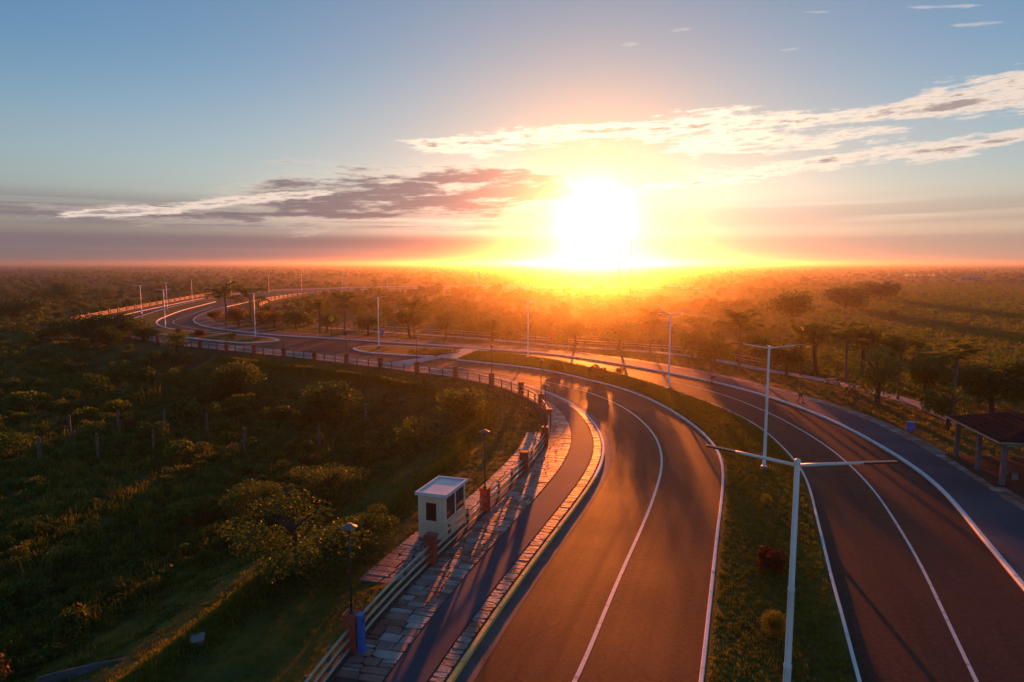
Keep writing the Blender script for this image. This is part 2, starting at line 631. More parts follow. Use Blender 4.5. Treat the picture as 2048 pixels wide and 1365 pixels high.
M_RAIL = material('rail_paint', (0.64, 0.50, 0.37), 0.6, (0.50, 0.39, 0.29), 3.0)
M_RAILPOST = material('rail_post', (0.14, 0.11, 0.07), 0.7, (0.10, 0.08, 0.05), 3.0)
M_WHITE = material('white_metal', (0.86, 0.87, 0.88), 0.4, (0.76, 0.77, 0.78), 1.2, spec=0.5)
M_DARK = material('dark_metal', (0.035, 0.034, 0.034), 0.45, (0.025, 0.025, 0.025), 3.0, spec=0.5)
M_BLUE = material('blue_plastic', (0.02, 0.17, 0.58), 0.5, (0.018, 0.13, 0.47), 3.0, spec=0.4)
M_GRASS = material('lawn', (0.088, 0.092, 0.015), 0.9, (0.14, 0.125, 0.022), 1.2, bump=0.8, bscale=9, c3=(0.040, 0.052, 0.013), s3=0.22, spec=0.1)
M_WOOD = material('weathered_wood', (0.16, 0.13, 0.105), 0.85, (0.10, 0.08, 0.065), 4.0, bump=0.5, bscale=14)
M_BARK = material('bark', (0.085, 0.06, 0.042), 0.9, (0.055, 0.04, 0.03), 5.0, bump=0.6, bscale=16)
# ------------------------------------------------------------------ the lines of the place
def gl(lst, z=0.0):
    return [G(x, y, z) for x, y in lst]


# outer (left) kerb of the dual road, from below the picture round the bend and away
LK = spline(gl([(700, 1700), (800, 1530), (907, 1365), (1000, 1224), (1050, 1154), (1110, 1074), (1147, 1024), (1195, 960), (1215, 915),
                (1210, 880), (1190, 845), (1150, 810), (1100, 787), (1032, 765), (975, 752), (900, 743), (825, 735), (742, 725), (660, 715),
                (584, 706), (514, 700), (450, 692), (387, 686), (331, 679), (277, 669), (240, 660)]) +
            [(-92, 155), (-100, 167), (-105, 183), (-115, 228), (-126, 290), (-124, 335), (-108, 380), (-80, 408), (-40, 424), (20, 430), (110, 426)], 1.0, 4.0)
# line of the railing
FL = spline(gl([(520, 1560), (705, 1300), (866, 1128), (975, 1025), (1052, 945), (1095, 890), (1098, 848), (1082, 815), (1045, 793), (985, 773), (904, 757),
                (825, 747), (742, 736), (660, 726), (584, 717), (514, 710), (450, 703), (387, 697), (331, 690), (277, 680), (225, 670)]) +
            [(-95, 149), (-105, 162), (-110, 182), (-121, 236), (-132, 298), (-131, 338), (-115, 386), (-84, 416), (-41, 432), (20, 438), (110, 434)], 1.0, 3.0)
# inner (right) kerb
RK = spline(gl([(2420, 1700), (2200, 1370), (2048, 1184), (1951, 1066), (1871, 970), (1776, 904), (1650, 837), (1530, 793), (1412, 762), (1300, 740), (1175, 719),
                (1075, 706), (982, 700), (912, 694), (850, 690), (750, 684), (650, 677), (570, 673), (507, 667), (425, 657), (397, 650), (386, 643), (390, 636), (405, 629), (425, 621)]) +
            [(-95, 238), (-100, 280), (-100, 315), (-93, 348), (-74, 374), (-40, 387), (20, 393), (110, 390)], 1.0, 3.0)
OR_ = spline(gl([(2300, 1210), (2048, 1026), (1986, 988), (1911, 940), (1836, 894), (1776, 862), (1711, 833), (1658, 814), (1596, 796), (1530, 777), (1415, 750), (1325, 733),
                 (1200, 714), (1075, 700), (912, 687), (750, 678), (650, 671), (570, 667), (507, 660), (440, 649), (418, 643), (414, 638), (424, 630)]) + [(-83, 212)], 1.0, 3.0)

KH = 0.15          # kerb height
# ---- wide ground
def verge_z(d, s):
    """cross-section of the bank left of the railing: lawn, low crest, slope down to the marsh"""
    wob = 0.5 * np.sin(s * 0.21) + 0.3 * np.sin(s * 0.53 + 1.0)
    lawn = 0.06 - 0.055 * np.clip(d, 0, 5.2)
    crest = 0.34 * np.exp(-((d - 6.2 - wob) / 0.55) ** 2)
    t = np.clip((d - 6.0 - wob) / 6.5, 0, 1)
    return lawn + crest - 1.5 * (t * t * (3 - 2 * t))


def ground_z(P):
    """land: level park on the right, a lower marsh left of the railing"""
    P = np.asarray(P, float)
    d, side, al = dist_to(FLc, P)
    d1 = np.where(side > 0, d, -d)
    z = np.where(d1 > 0, verge_z(np.maximum(d1, 0), al), -0.06)
    z = z - 0.25 * np.clip(d1 / 0.5, 0, 1) * np.clip((14 - d1) / 2, 0, 1) * (al < 112)
    # gentle swells, none near the road
    far = np.clip((d1 - 12) / 15, 0, 1)
    z = z + far * 0.35 * (np.sin(P[:, 0] * 0.11 + 1.3) * np.cos(P[:, 1] * 0.083) + 0.6 * np.sin(P[:, 0] * 0.043 - P[:, 1] * 0.06))
    back = np.clip((P[:, 1] - 420) / 200, 0, 1)
    return z * (1 - back) + back * (-0.4)


FLc = resample(FL, 4.0)
gx = np.unique(np.concatenate([-np.geomspace(1, 7500, 70)[::-1] * 1.0, np.linspace(-70, 60, 66), np.geomspace(1, 7500, 70)]))
gx = gx[np.concatenate([[True], np.diff(gx) > 0.7])]
gy = np.unique(np.concatenate([np.linspace(-60, 10, 8), np.linspace(14, 130, 59), np.geomspace(132, 9000, 70)]))
XX, YY = np.meshgrid(gx, gy)
PP = np.stack([XX.ravel(), YY.ravel()], 1)
ZZ = ground_z(PP)
nx, ny = len(gx), len(gy)
faces = [(j * nx + i, j * nx + i + 1, (j + 1) * nx + i + 1, (j + 1) * nx + i) for j in range(ny - 1) for i in range(nx - 1)]
M_GROUND = material('ground_scrub', (0.042, 0.080, 0.018), 0.95, (0.068, 0.096, 0.024), 0.6, bump=1.0, bscale=3.0, c3=(0.036, 0.056, 0.015), s3=0.035, spec=0.05)
ground = from_data('ground', np.column_stack([PP, ZZ]), faces, M_GROUND, smooth=True)
tag(ground, kind='structure')

# ---- asphalt of both carriageways and gutter
NA = 420
A_, B_ = resample(LK, n=NA), resample(RK, n=NA)
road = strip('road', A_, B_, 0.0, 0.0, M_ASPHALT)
gut = strip('gutter', LK[:150], offset(LK, -0.62)[:150], 0.006, 0.006, M_GUTTER)


def ribbon(name, C, w, z, mat, parent):
    return strip(name, offset(C, w / 2), offset(C, -w / 2), z, z, mat, parent=parent)


lane1 = spline(gl([(1080, 1500), (1151, 1365), (1225, 1186), (1297, 1024), (1313, 977), (1325, 925), (1313, 877), (1290, 848), (1250, 817), (1200, 793), (1130, 772), (1050, 757), (960, 742), (900, 733)]), 1.0, 2.0)
ribbon('lane_line', lane1, 0.16, 0.008, M_LINE, road)
lane2 = spline(gl([(2020, 1500), (1953, 1365), (1898, 1249), (1836, 1119), (1778, 1024), (1750, 983), (1665, 901), (1550, 832), (1450, 791), (1375, 771), (1290, 752), (1175, 727), (1060, 712)]), 1.0, 2.0)
ribbon('lane_line', lane2, 0.14, 0.008, M_LINE, road)
# far bend: line down the inner carriageway
lane3 = spline(gl([(520, 671), (440, 664), (375, 655), (346, 646), (352, 640), (380, 630), (425, 614)]), 1.0, 2.0)
ribbon('lane_line', lane3, 0.16, 0.008, M_LINE, road)


# ---- kerbs, made of cast lengths with a joint between them
def kerb_blocks(C, w, z0, h, mats, length, name, parent, q0=0.0, q1=None, side=1, gap=0.012, limit=300):
    total = arclen(C)[-1]
    q1 = min(q1 or total, total)
    N = normals(C)
    s = arclen(C)
    q = q0
    blocks = []
    while q < q1 - 0.05:
        e = min(q + length, q1)
        seg = np.linspace(q + gap, e - gap, 3)
        base = at_len(C, seg)
        nn = np.stack([np.interp(seg, s, N[:, j]) for j in range(2)], 1)
        blocks.append((q, base, nn))
        q = e
    rest_v, rest_f = [], []
    for k, (q, base, nn) in enumerate(blocks):
        j = rng.uniform(-0.006, 0.006)
        a = base
        b = base + nn * w * side
        ch = 0.025
        V = []
        for i in range(3):
            n_ = nn[i] * side
            V += [(*a[i], z0), (*(a[i]), z0 + h + j - ch), (*(a[i] + n_ * ch), z0 + h + j), (*(b[i] - n_ * ch), z0 + h + j), (*b[i], z0 + h + j - ch), (*b[i], z0)]
        Fc = []
        for i in range(2):
            o = i * 6
            for c in range(5):
                f = (o + c, o + c + 1, o + 6 + c + 1, o + 6 + c)
                Fc.append(f if side < 0 else f[::-1])
        Fc += [tuple(range(6)) if side > 0 else tuple(range(5, -1, -1)), tuple(range(17, 11, -1)) if side > 0 else tuple(range(12, 18))]
        mt = mats(q)
        if k < limit:
            from_data(name, V, Fc, mt, parent)
        else:
            o = len(rest_v)
            rest_v += V; rest_f += [tuple(o + i for i in f) for f in Fc]
    if rest_v:
        r = from_data(name + '_row', rest_v, rest_f, mats(q1), parent)
        r['kind'] = 'stuff'


kerbL = bpy.data.objects.new('kerb', None); COL.objects.link(kerbL); tag(kerbL, kind='structure')
q_in = float(dist_to(LK, [G(907, 1365)])[2][0]) - 8
q_yel = float(dist_to(LK, [G(1195, 962)])[2][0])
kerb_blocks(LK, 0.2, -0.05, KH + 0.05, lambda q: M_KERB_Y if q < q_yel else M_KERB_W, 1.0, 'kerb_block', kerbL, q_in, side=1, limit=130)
kerbR = bpy.data.objects.new('kerb', None); COL.objects.link(kerbR); tag(kerbR, kind='structure')
q_inR = float(dist_to(RK, [G(2150, 1300)])[2][0])
kerb_blocks(RK, 0.22, -0.05, KH + 0.05, lambda q: M_KERB_W, 1.0, 'kerb_block', kerbR, q_inR, side=-1, limit=120)

# ---- left walkway: flagstones, smooth lane, flagstones, between railing and kerb
LKi = offset(LK, 0.2)
def to_fence(C):
    d, _, al = dist_to(FL, C)
    return at_len(FL, al)
FLm = to_fence(LKi)
k_ = 5
ker = np.ones(2 * k_ + 1) / (2 * k_ + 1)
ext = np.vstack([np.repeat(FLm[:1], k_, 0), FLm, np.repeat(FLm[-1:], k_, 0)])
FLm = np.stack([np.convolve(ext[:, j], ker, 'valid') for j in range(2)], 1)
FLm = FLm + (FLm - LKi) * 0.10          # the slab runs on under the railing


def wl(t):                              # t = 0 at kerb, 1 at the slab's outer edge
    return LKi * (1 - t) + FLm * t


walk = strip('walkway', wl(0.0), wl(1.0), KH - 0.02, KH - 0.02, M_MORTAR, down=0.35)
T1, T2, T3 = 0.145, 0.475, 0.90
n_near = 330
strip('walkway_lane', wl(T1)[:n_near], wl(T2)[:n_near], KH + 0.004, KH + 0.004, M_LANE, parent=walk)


def flagstones(parent, inner, outer, q0, q1, course, cells, z, n_obj, weights, name='flagstone', seed=1, thick=0.03):
    """courses of uneven slabs between two matched polylines; the first n_obj are single objects"""
    r = random.Random(seed)
    s = arclen(inner)
    q = q0
    count = 0
    rest = {i: ([], []) for i in range(len(STONES))}
    skew0 = 0
    def pt(qq, t):
        a = at_len(inner, qq); 
        i = np.interp(qq, s, np.arange(len(s)))
        b = np.array([np.interp(i, np.arange(len(outer)), outer[:, 0]), np.interp(i, np.arange(len(outer)), outer[:, 1])])
        return a * (1 - t) + b * t
    while q < q1:
        h = r.uniform(*course)
        skew1 = r.uniform(-0.07, 0.07)
        w = math.dist(pt(q, 0), pt(q, 1))
        n = max(1, int(round(w / r.uniform(*cells))))
        cuts = [0.0] + sorted((i + r.uniform(-0.24, 0.24)) / n for i in range(1, n)) + [1.0]
        for a, b in zip(cuts, cuts[1:]):
            if r.random() < 0.30 and h > 0.42:
                m = q + h * r.uniform(0.4, 0.6)
                cellsq = [(q, m), (m, q + h)]
            else:
                cellsq = [(q, q + h)]
            for (qa, qb) in cellsq:
                ja = 0.045
                g = 0.022 / max(w, 0.1)
                gl_ = 0.02
                def sk(t): return skew0 * (t - 0.5) * 2
                c = []
                for (qq, t) in ((qa + gl_, a + g), (qa + gl_, b - g), (qb - gl_, b - g), (qb - gl_, a + g)):
                    c.append(pt(qq + skew1 * (t - 0.5) + r.uniform(-ja, ja) * 0.5, min(1, max(0, t + r.uniform(-ja, ja) * 0.4 / max(w, 0.3)))))
                # knock some corners off, so that slabs are five- and six-sided too
                poly = []
                for i in range(4):
                    if r.random() < 0.35:
                        p, pn, pp = c[i], c[(i + 1) % 4], c[i - 1]
                        k = r.uniform(0.12, 0.28)
                        poly += [p + (pp - p) * k, p + (pn - p) * k]
                    else:
                        poly.append(c[i])
                zz = z + r.uniform(-0.006, 0.008)
                cen = sum(poly) / len(poly)
                nv = len(poly)
                V = [(*p, zz - thick) for p in poly] + [(*p, zz - 0.008) for p in poly] + [(*(p + (cen - p) * 0.03), zz + r.uniform(-0.004, 0.004)) for p in poly]
                Fc = []
                for lay in (0, nv):
                    for i in range(nv):
                        Fc.append((lay + i, lay + (i + 1) % nv, lay + nv + (i + 1) % nv, lay + nv + i))
                Fc.append(tuple(range(2 * nv, 3 * nv)))
                area = sum(poly[i][0] * poly[(i + 1) % nv][1] - poly[(i + 1) % nv][0] * poly[i][1] for i in range(nv))
                if area < 0: Fc = [f[::-1] for f in Fc]
                mi = r.choices(range(len(STONES)), weights)[0]
                if count < n_obj:
                    from_data(name, V, Fc, STONES[mi], parent)
                else:
                    o = len(rest[mi][0])
                    rest[mi][0].extend(V); rest[mi][1].extend(tuple(o + i for i in f) for f in Fc)
                count += 1
        q += h
    V, Fc, mi_list = [], [], []
    for k, (v, f) in rest.items():
        o = len(V)
        V += v; Fc += [tuple(o + i for i in ff) for ff in f]; mi_list += [k] * len(f)
    if V:
        o = from_data(name + 's_beyond', V, Fc, None, parent)
        for mt in STONES: o.data.materials.append(mt)
        o.data.polygons.foreach_set('material_index', mi_list)
        o['kind'] = 'stuff'


q_st = float(dist_to(LKi, [G(860, 1440)])[2][0])
flagstones(walk, wl(T2 + 0.012), wl(T3), q_st, q_st + 150, (0.34, 0.62), (0.55, 1.05), KH + 0.012, 260, (2.5, 2, 4.5, 3.5, 3.5), seed=3)
flagstones(walk, wl(0.012), wl(T1 - 0.012), q_st, q_st + 120, (0.24, 0.5), (0.45, 0.75), KH + 0.012, 140, (2, 1.5, 4, 3, 3), seed=4)

# ---- right walkway: smooth lane and a flagstone margin
RKi = offset(RK, -0.22)
d_, _, al_ = dist_to(OR_, RKi[:260])
ORm = at_len(OR_, al_)
nR = len(ORm)
walkR = strip('walkway', RKi[:nR], ORm, KH - 0.004, KH - 0.004, M_LANE, down=0.3)
dirv = (ORm - RKi[:nR]); dirv /= np.linalg.norm(dirv, axis=1)[:, None] + 1e-9
EDm = ORm + dirv * 1.15
margin = strip('walkway_margin', ORm + dirv * 0.01, EDm, KH - 0.03, KH - 0.03, M_MORTAR, down=0.3)
qR = float(dist_to(RKi[:nR], [G(2100, 1240)])[2][0])
flagstones(margin, (ORm + dirv * 0.03), EDm, max(0.0, float(dist_to(ORm, [G(2060, 1035)])[2][0])), float(dist_to(ORm, [G(2060, 1035)])[2][0]) + 75, (0.4, 0.8), (0.5, 0.8), KH + 0.0, 110, (1, 1, 4, 4, 3), seed=5)


# ---- planted islands between the carriageways
def island(name, left, right, z=0.17, far=False):
    """left and right edges as polylines from one end to the other"""
    n = min(len(left), len(right), 160)
    A, B = resample(left, n=n), resample(right, n=n)
    o = strip(name, A, B, z - 0.03, z - 0.03, M_GRASS, down=0.2)
    return o, A, B


M1 = spline(gl([(1385, 1560), (1408, 1365), (1425, 1200), (1437, 1080), (1448, 980), (1447, 930), (1435, 900), (1405, 866), (1370, 839), (1312, 805), (1250, 780), (1175, 760), (1100, 743), (1040, 734), (975, 727), (915, 721)]), 1.0, 1.5)
M2 = spline(gl([(1770, 1560), (1712, 1365), (1680, 1236), (1660, 1164), (1642, 1086), (1627, 1024), (1617, 981), (1600, 942), (1570, 905), (1530, 867), (1490, 841), (1425, 811), (1340, 781), (1300, 768), (1250, 754), (1175, 736), (1075, 717), (1010, 708), (955, 704)]), 1.0, 1.5)
isl1, I1a, I1b = island('median', M1, M2)
kerbM = bpy.data.objects.new('kerb', None); COL.objects.link(kerbM); tag(kerbM, kind='structure')
kerb_blocks(M1, 0.16, -0.05, KH + 0.06, lambda q: M_KERB_W, 1.0, 'kerb_block', kerbM, side=1, limit=110)
kerb_blocks(M2, 0.14, -0.05, KH + 0.06, lambda q: M_KERB_W, 1.0, 'kerb_block', kerbM, side=-1, limit=110)
M3a = spline(gl([(868, 714), (810, 711), (760, 708), (728, 704.5), (712, 700.5), (709, 698.5)]), 1.0, 0.8)
M3b = spline(gl([(905, 699.5), (835, 696), (760, 693.5), (730, 695), (712, 697.0), (709, 698.4)]), 1.0, 0.8)
isl2, I2a, I2b = island('median', M3a, M3b)
kerb_blocks(M3a, 0.3, -0.05, KH + 0.06, lambda q: M_KERB_W, 1.5, 'kerb_block', kerbM, side=1, limit=40)
kerb_blocks(M3b, 0.3, -0.05, KH + 0.06, lambda q: M_KERB_W, 1.5, 'kerb_block', kerbM, side=-1, limit=40)
M4a = spline(gl([(556, 682), (540, 684.5), (500, 687), (410, 680), (350, 672.5), (295, 665), (266, 656), (257, 648), (266, 639.5), (300, 628), (340, 616), (385, 605), (430, 597)]), 1.0, 1.0)
M4b = spline(gl([(556, 681.6), (540, 677.5), (510, 674), (410, 666.5), (350, 660.5), (330, 657), (316, 652), (311, 646.5), (316, 640), (330, 634), (362, 622), (400, 612), (430, 604)]), 1.0, 1.0)
isl3, I3a, I3b = island('median', M4a, M4b)
kerb_blocks(M4a, 0.35, -0.05, KH + 0.06, lambda q: M_KERB_W, 2.0, 'kerb_block', kerbM, side=1, limit=60)
kerb_blocks(M4b, 0.35, -0.05, KH + 0.06, lambda q: M_KERB_W, 2.0, 'kerb_block', kerbM, side=-1, limit=60)

# ---- raised crossing between the islands
cr = gl([(770, 727), (815, 731), (890, 715), (872, 712)]) 
bm = bmesh.new()
def slab(name, pts, z, mat, th=0.1):
    bm = bmesh.new()
    top = [bm.verts.new((*p, z)) for p in pts]
    bot = [bm.verts.new((*p, z - th)) for p in pts]
    bm.faces.new(top); bm.faces.new(bot[::-1])
    for i in range(len(pts)):
        j = (i + 1) % len(pts)
        bm.faces.new((top[i], bot[i], bot[j], top[j]))
    return from_bm(name, bm, mat)
bm.free()
tag(slab('crossing', cr, 0.05, M_CONC_PALE, 0.1), kind='structure')
tag(slab('crossing', gl([(917, 700.5), (972, 704), (980, 701), (928, 697)]), 0.05, M_CONC_PALE, 0.1), kind='structure')
tag(slab('path', gl([(870, 716), (913, 720), (952, 704), (908, 700)]), 0.145, M_CONC_PALE, 0.15), kind='structure')

# ---- bank of mown grass between walkway and marsh, with a low crest
FS = arclen(FL)
q_v0 = max(0.0, float(dist_to(FL, [G(560, 1500)])[2][0]))
sq = np.arange(q_v0, 112.0, 0.6)
dq = np.concatenate([np.arange(0.45, 5.0, 0.55), np.arange(5.0, 8.2, 0.16), np.arange(8.3, 14.2, 0.6)])
vc = at_len(FL, sq)
FN = normals(FL)
vn = np.stack([np.interp(sq, FS, FN[:, j]) for j in range(2)], 1)
vn /= np.linalg.norm(vn, axis=1)[:, None]
SQ, DQ = np.meshgrid(sq, dq, indexing='ij')
VP = vc[:, None, :] + vn[:, None, :] * DQ[:, :, None]
jit = nrng.normal(0, 0.022, SQ.shape)
VZ = verge_z(DQ, SQ) + jit
nd = len(dq)
vf = [(i * nd + j, i * nd + j + 1, (i + 1) * nd + j + 1, (i + 1) * nd + j) for i in range(len(sq) - 1) for j in range(nd - 1)]
verge = from_data('verge', np.column_stack([VP.reshape(-1, 2), VZ.ravel()]), [f[::-1] for f in vf], M_GRASS, smooth=True)
if sum(p.normal.z for p in verge.data.polygons) < 0: verge.data.flip_normals()
tag(verge, kind='structure')


def bank(q, d, dz=0.0):
    """point on the bank, q metres along the railing and d metres left of it"""
    c = at_len(FL, q)
    n = np.array([np.interp(q, FS, FN[:, j]) for j in range(2)]); n /= np.linalg.norm(n)
    p = c + n * d
    return (p[0], p[1], float(verge_z(np.array([d]), np.array([q]))[0]) + dz)


# stone apron outside the railing: pad by the kiosk and a strip of pale slabs round the curve
def apron(name, qa, qb, d0, d1, seed, weights, nobj):
    qs = np.arange(qa, qb, 0.5)
    n = np.stack([np.interp(qs, FS, FN[:, j]) for j in range(2)], 1)
    c = at_len(FL, qs)
    A, B = c + n * d0, c + n * d1
    o = strip(name, A, B, 0.045, -0.03, M_MORTAR, down=0.25)
    flagstones(o, A, B, 0.1, arclen(A)[-1] - 0.7, (0.4, 0.8), (0.6, 1.1), 0.045, nobj, weights, seed=seed, thick=0.12)
    return o


q_k = float(dist_to(FL, [G(905, 1085)])[2][0])
apron('kiosk_pad', q_k - 5.2, q_k + 3.6, 0.5, 2.5, 11, (1, 0.5, 3, 2, 5), 70)
q_a = float(dist_to(FL, [G(940, 1058)])[2][0])
apron('apron', q_k + 3.7, q_k + 24, 0.6, 1.9, 12, (4, 5, 1, 0.5, 3), 90)

# ---- haze: one even box of air
hz = bmesh.new()
box(hz, (0, 4000, 11.5), (15400, 10400, 29.0))
haze = from_bm('haze', hz)
mh = bpy.data.materials.new('haze_air')
mh.use_nodes = True
nt = mh.node_tree
nt.nodes.clear()
pv = nt.nodes.new('ShaderNodeVolumePrincipled')
pv.inputs['Color'].default_value = HAZE_COL
pv.inputs['Density'].default_value = HAZE_D
pv.inputs['Anisotropy'].default_value = HAZE_G
mo = nt.nodes.new('ShaderNodeOutputMaterial')
nt.links.new(pv.outputs[0], mo.inputs['Volume'])
try:
    mh.cycles.homogeneous_volume = True
except Exception:
    pass
for a in ('Density Attribute', 'Color Attribute', 'Temperature Attribute'):
    if a in pv.inputs: pv.inputs[a].default_value = ''
haze.data.materials.append(mh)
tag(haze, kind='stuff')
haze['label'] = 'thin warm evening haze over the whole plain'
# ------------------------------------------------------------------ railing along the walkway
WZ = KH - 0.02


def along(px, py, C=None):
    return float(dist_to(FL if C is None else C, [G(px, py, WZ)])[2][0])


near_cols = [(560, 1480), (705, 1300), (866, 1128), (975, 1025), (1052, 945), (1096, 890), (1098, 850), (1083, 816)]
cq = [along(*p) for p in near_cols]
q_end = along(277, 681)
nb = int(round((q_end - cq[-1]) / 6.9))
cq += [cq[-1] + (q_end - cq[-1]) * i / nb for i in range(1, nb + 1)]


def fence_point(C, q):
    p = at_len(C, q)
    a, b = at_len(C, q - 0.5), at_len(C, q + 0.5)
    return p, math.atan2(b[1] - a[1], b[0] - a[0])


bm = bmesh.new()
box(bm, (0, 0, 0.66), (0.46, 0.46, 1.32), bevel=0.015)
box(bm, (0, 0, 1.37), (0.54, 0.54, 0.10), bevel=0.02)
box(bm, (0, 0, 0.06), (0.52, 0.52, 0.12), bevel=0.015)
COLUMN = bpy.data.meshes.new('column'); bmesh.ops.recalc_face_normals(bm, faces=bm.faces[:]); bm.to_mesh(COLUMN); bm.free(); COLUMN.materials.append(M_TERRA)
bm = bmesh.new()
box(bm, (0, 0, 0.5), (0.10, 0.12, 1.0), bevel=0.012)
FPOST = bpy.data.meshes.new('fence_post'); bm.to_mesh(FPOST); bm.free(); FPOST.materials.append(M_RAILPOST)


def railing(name, C, qs, label, z0, rail_r=0.055, posts=2, heights=(0.18, 0.55, 0.92), rail_mat=None, kerbed=True):
    p0, _ = fence_point(C, qs[0])
    root = thing(name, (p0[0], p0[1], z0), label, 'railing')
    ox, oy = p0
    for q in qs:
        p, a = fence_point(C, q)
        o = link_mesh('column', COLUMN, None, root)
        o.location = (p[0] - ox, p[1] - oy, 0); o.rotation_euler = (0, 0, a)
    for qa, qb in zip(qs, qs[1:]):
        n = max(2, int((qb - qa) / 1.6))
        seg = at_len(C, np.linspace(qa + 0.16, qb - 0.16, n + 1))
        seg = seg + offset(seg, 0.0) * 0 - np.array([ox, oy])
        for h in heights:
            bm = bmesh.new()
            sag = rng.uniform(-0.012, 0.012)
            tube(bm, [(x, y, h + sag * math.sin(math.pi * i / n)) for i, (x, y) in enumerate(seg)], rail_r, 6)
            from_bm('rail', bm, rail_mat or M_RAIL, root, smooth=True)
        for i in range(posts):
            q = qa + (qb - qa) * (i + 1) / (posts + 1)
            p, a = fence_point(C, q)
            nrm = np.array([-math.sin(a), math.cos(a)])
            o = link_mesh('post', FPOST, None, root)
            o.location = (p[0] - ox + nrm[0] * 0.085, p[1] - oy + nrm[1] * 0.085, 0); o.rotation_euler = (0, 0, a)
        if kerbed:
            s_ = at_len(C, np.linspace(qa + 0.2, qb - 0.2, n + 1)) - np.array([ox, oy])
            strip('footing', offset(s_, 0.14), offset(s_, -0.14), 0.07, 0.07, M_MORTAR, parent=root, down=0.12)
    return root


railing('railing_fence', FL, cq, 'pale three-rail fence with red columns along the flagstone walkway by the kiosk', WZ)
fq0 = float(dist_to(FL, [(-100, 155)])[2][0])
fq1 = float(dist_to(FL, [(-132, 300)])[2][0])
nbf = int((fq1 - fq0) / 7.0)
far_q = [fq0 + (fq1 - fq0) * i / nbf for i in range(nbf + 1)]
railing('railing_fence', FL, far_q, 'sunlit orange fence with pale rails along the far bend on the left', WZ, rail_r=0.09, posts=1, kerbed=False)
F2 = spline([(-72, 196), (-78, 210), (-84, 228), (-91, 262), (-94, 300), (-90, 335), (-76, 362), (-42, 378), (20, 384)], 1.0, 3.0)
n2 = int(arclen(F2)[-1] / 7.5)
railing('railing_fence', F2, [2 + i * 7.5 for i in range(n2)], 'distant fence with orange columns climbing behind the palms to the far road', -0.02, rail_r=0.07, posts=1, kerbed=False)

# ------------------------------------------------------------------ lamps standing on every second column
M_SPOST2 = material('lamp_shade_grey', (0.20, 0.18, 0.165), 0.6, (0.15, 0.135, 0.125), 3.0)


def walk_lamp():
    root = thing('walkway_lamp', (0, 0, 0), '', 'lamp', group='dish lamps on the red fence columns')
    bm = bmesh.new()
    lathe(bm, [(0.10, 0), (0.10, 0.03), (0.06, 0.06), (0.045, 0.12)], 10)
    from_bm('base_plate', bm, M_DARK, root)
    bm = bmesh.new()
    tube(bm, [(0, 0, 0.08), (0, 0, 1.6), (0, 0, 3.12)], [0.040, 0.036, 0.030], 8)
    from_bm('pole', bm, M_DARK, root, smooth=True)
    bm = bmesh.new()
    lathe(bm, [(0.05, 3.04), (0.09, 3.10), (0.22, 3.15), (0.29, 3.17), (0.29, 3.19), (0.18, 3.23), (0.10, 3.31), (0.03, 3.32)], 20)
    shade = from_bm('shade', bm, M_SPOST2, root, smooth=True)
    bm = bmesh.new()
    lathe(bm, [(0.03, 2.92), (0.07, 2.95), (0.08, 3.02), (0.05, 3.08)], 12)
    from_bm('bulb_housing', bm, M_DARK, shade, smooth=True)
    return root


ORD = ['first', 'second', 'third', 'fourth', 'fifth', 'sixth', 'seventh', 'eighth', 'ninth', 'tenth', 'eleventh', 'twelfth', 'thirteenth', 'fourteenth']
wlp = walk_lamp()
for k, i in enumerate(range(1, len(cq), 2)):
    p, a = fence_point(FL, cq[i])
    loc = (p[0], p[1], WZ + 1.42)
    lab = {0: 'thin dark dish lamp on the column beside the blue panel', 1: 'thin dark dish lamp on the red column just beyond the kiosk'}.get(k, 'thin dark dish lamp on the railing, %s from the near end' % ORD[k])
    if k == 0:
        wlp.location = loc; wlp['label'] = lab
    else:
        copy_tree(wlp, loc, 0, lab)

# blue panel on the walkway side of the near column
p, a = fence_point(FL, cq[1])
bin_root = thing('blue_bin', (p[0] + 0.36 * math.sin(a), p[1] - 0.36 * math.cos(a), WZ + 0.03), 'tall narrow blue bin against the nearest red fence column', 'bin', rz=a)
bm = bmesh.new()
box(bm, (0, 0, 0.68), (0.30, 0.20, 1.30), bevel=0.04)
from_bm('body', bm, M_BLUE, bin_root, smooth=False)
bm = bmesh.new()
box(bm, (0, 0, 1.36), (0.33, 0.23, 0.06), bevel=0.02)
from_bm('lid', bm, M_BLUE, bin_root)
bm = bmesh.new()
box(bm, (0, -0.015, 0.015), (0.34, 0.26, 0.03), bevel=0.008)
from_bm('foot_plate', bm, M_BLUE, bin_root)
bm = bmesh.new()
box(bm, (0, -0.105, 1.16), (0.2, 0.02, 0.10), bevel=0.004)
from_bm('slot', bm, M_DARK, bin_root)

# ------------------------------------------------------------------ guard kiosk
M_KIOSK = material('kiosk_panel', (0.90, 0.68, 0.46), 0.55, (0.80, 0.60, 0.41), 1.2, spec=0.35)
M_KROOF = material('kiosk_roof', (0.72, 0.74, 0.78), 0.35, (0.60, 0.62, 0.66), 0.8, spec=0.5)
M_GLASS = material('dark_glass', (0.03, 0.022, 0.018), 0.12, (0.045, 0.03, 0.025), 1.0, spec=0.6)
kq = along(905, 1083)
kp, ka = fence_point(FL, kq + 1.2)
KW, KD, KHH = 1.5, 2.55, 2.22
kn = np.array([-math.sin(ka), math.cos(ka)])
kc = kp + kn * (0.42 + KW / 2)
kiosk = thing('guard_kiosk', (kc[0], kc[1], 0.06), 'small cream guard kiosk with white flat roof standing beside the railing', 'kiosk', rz=ka)
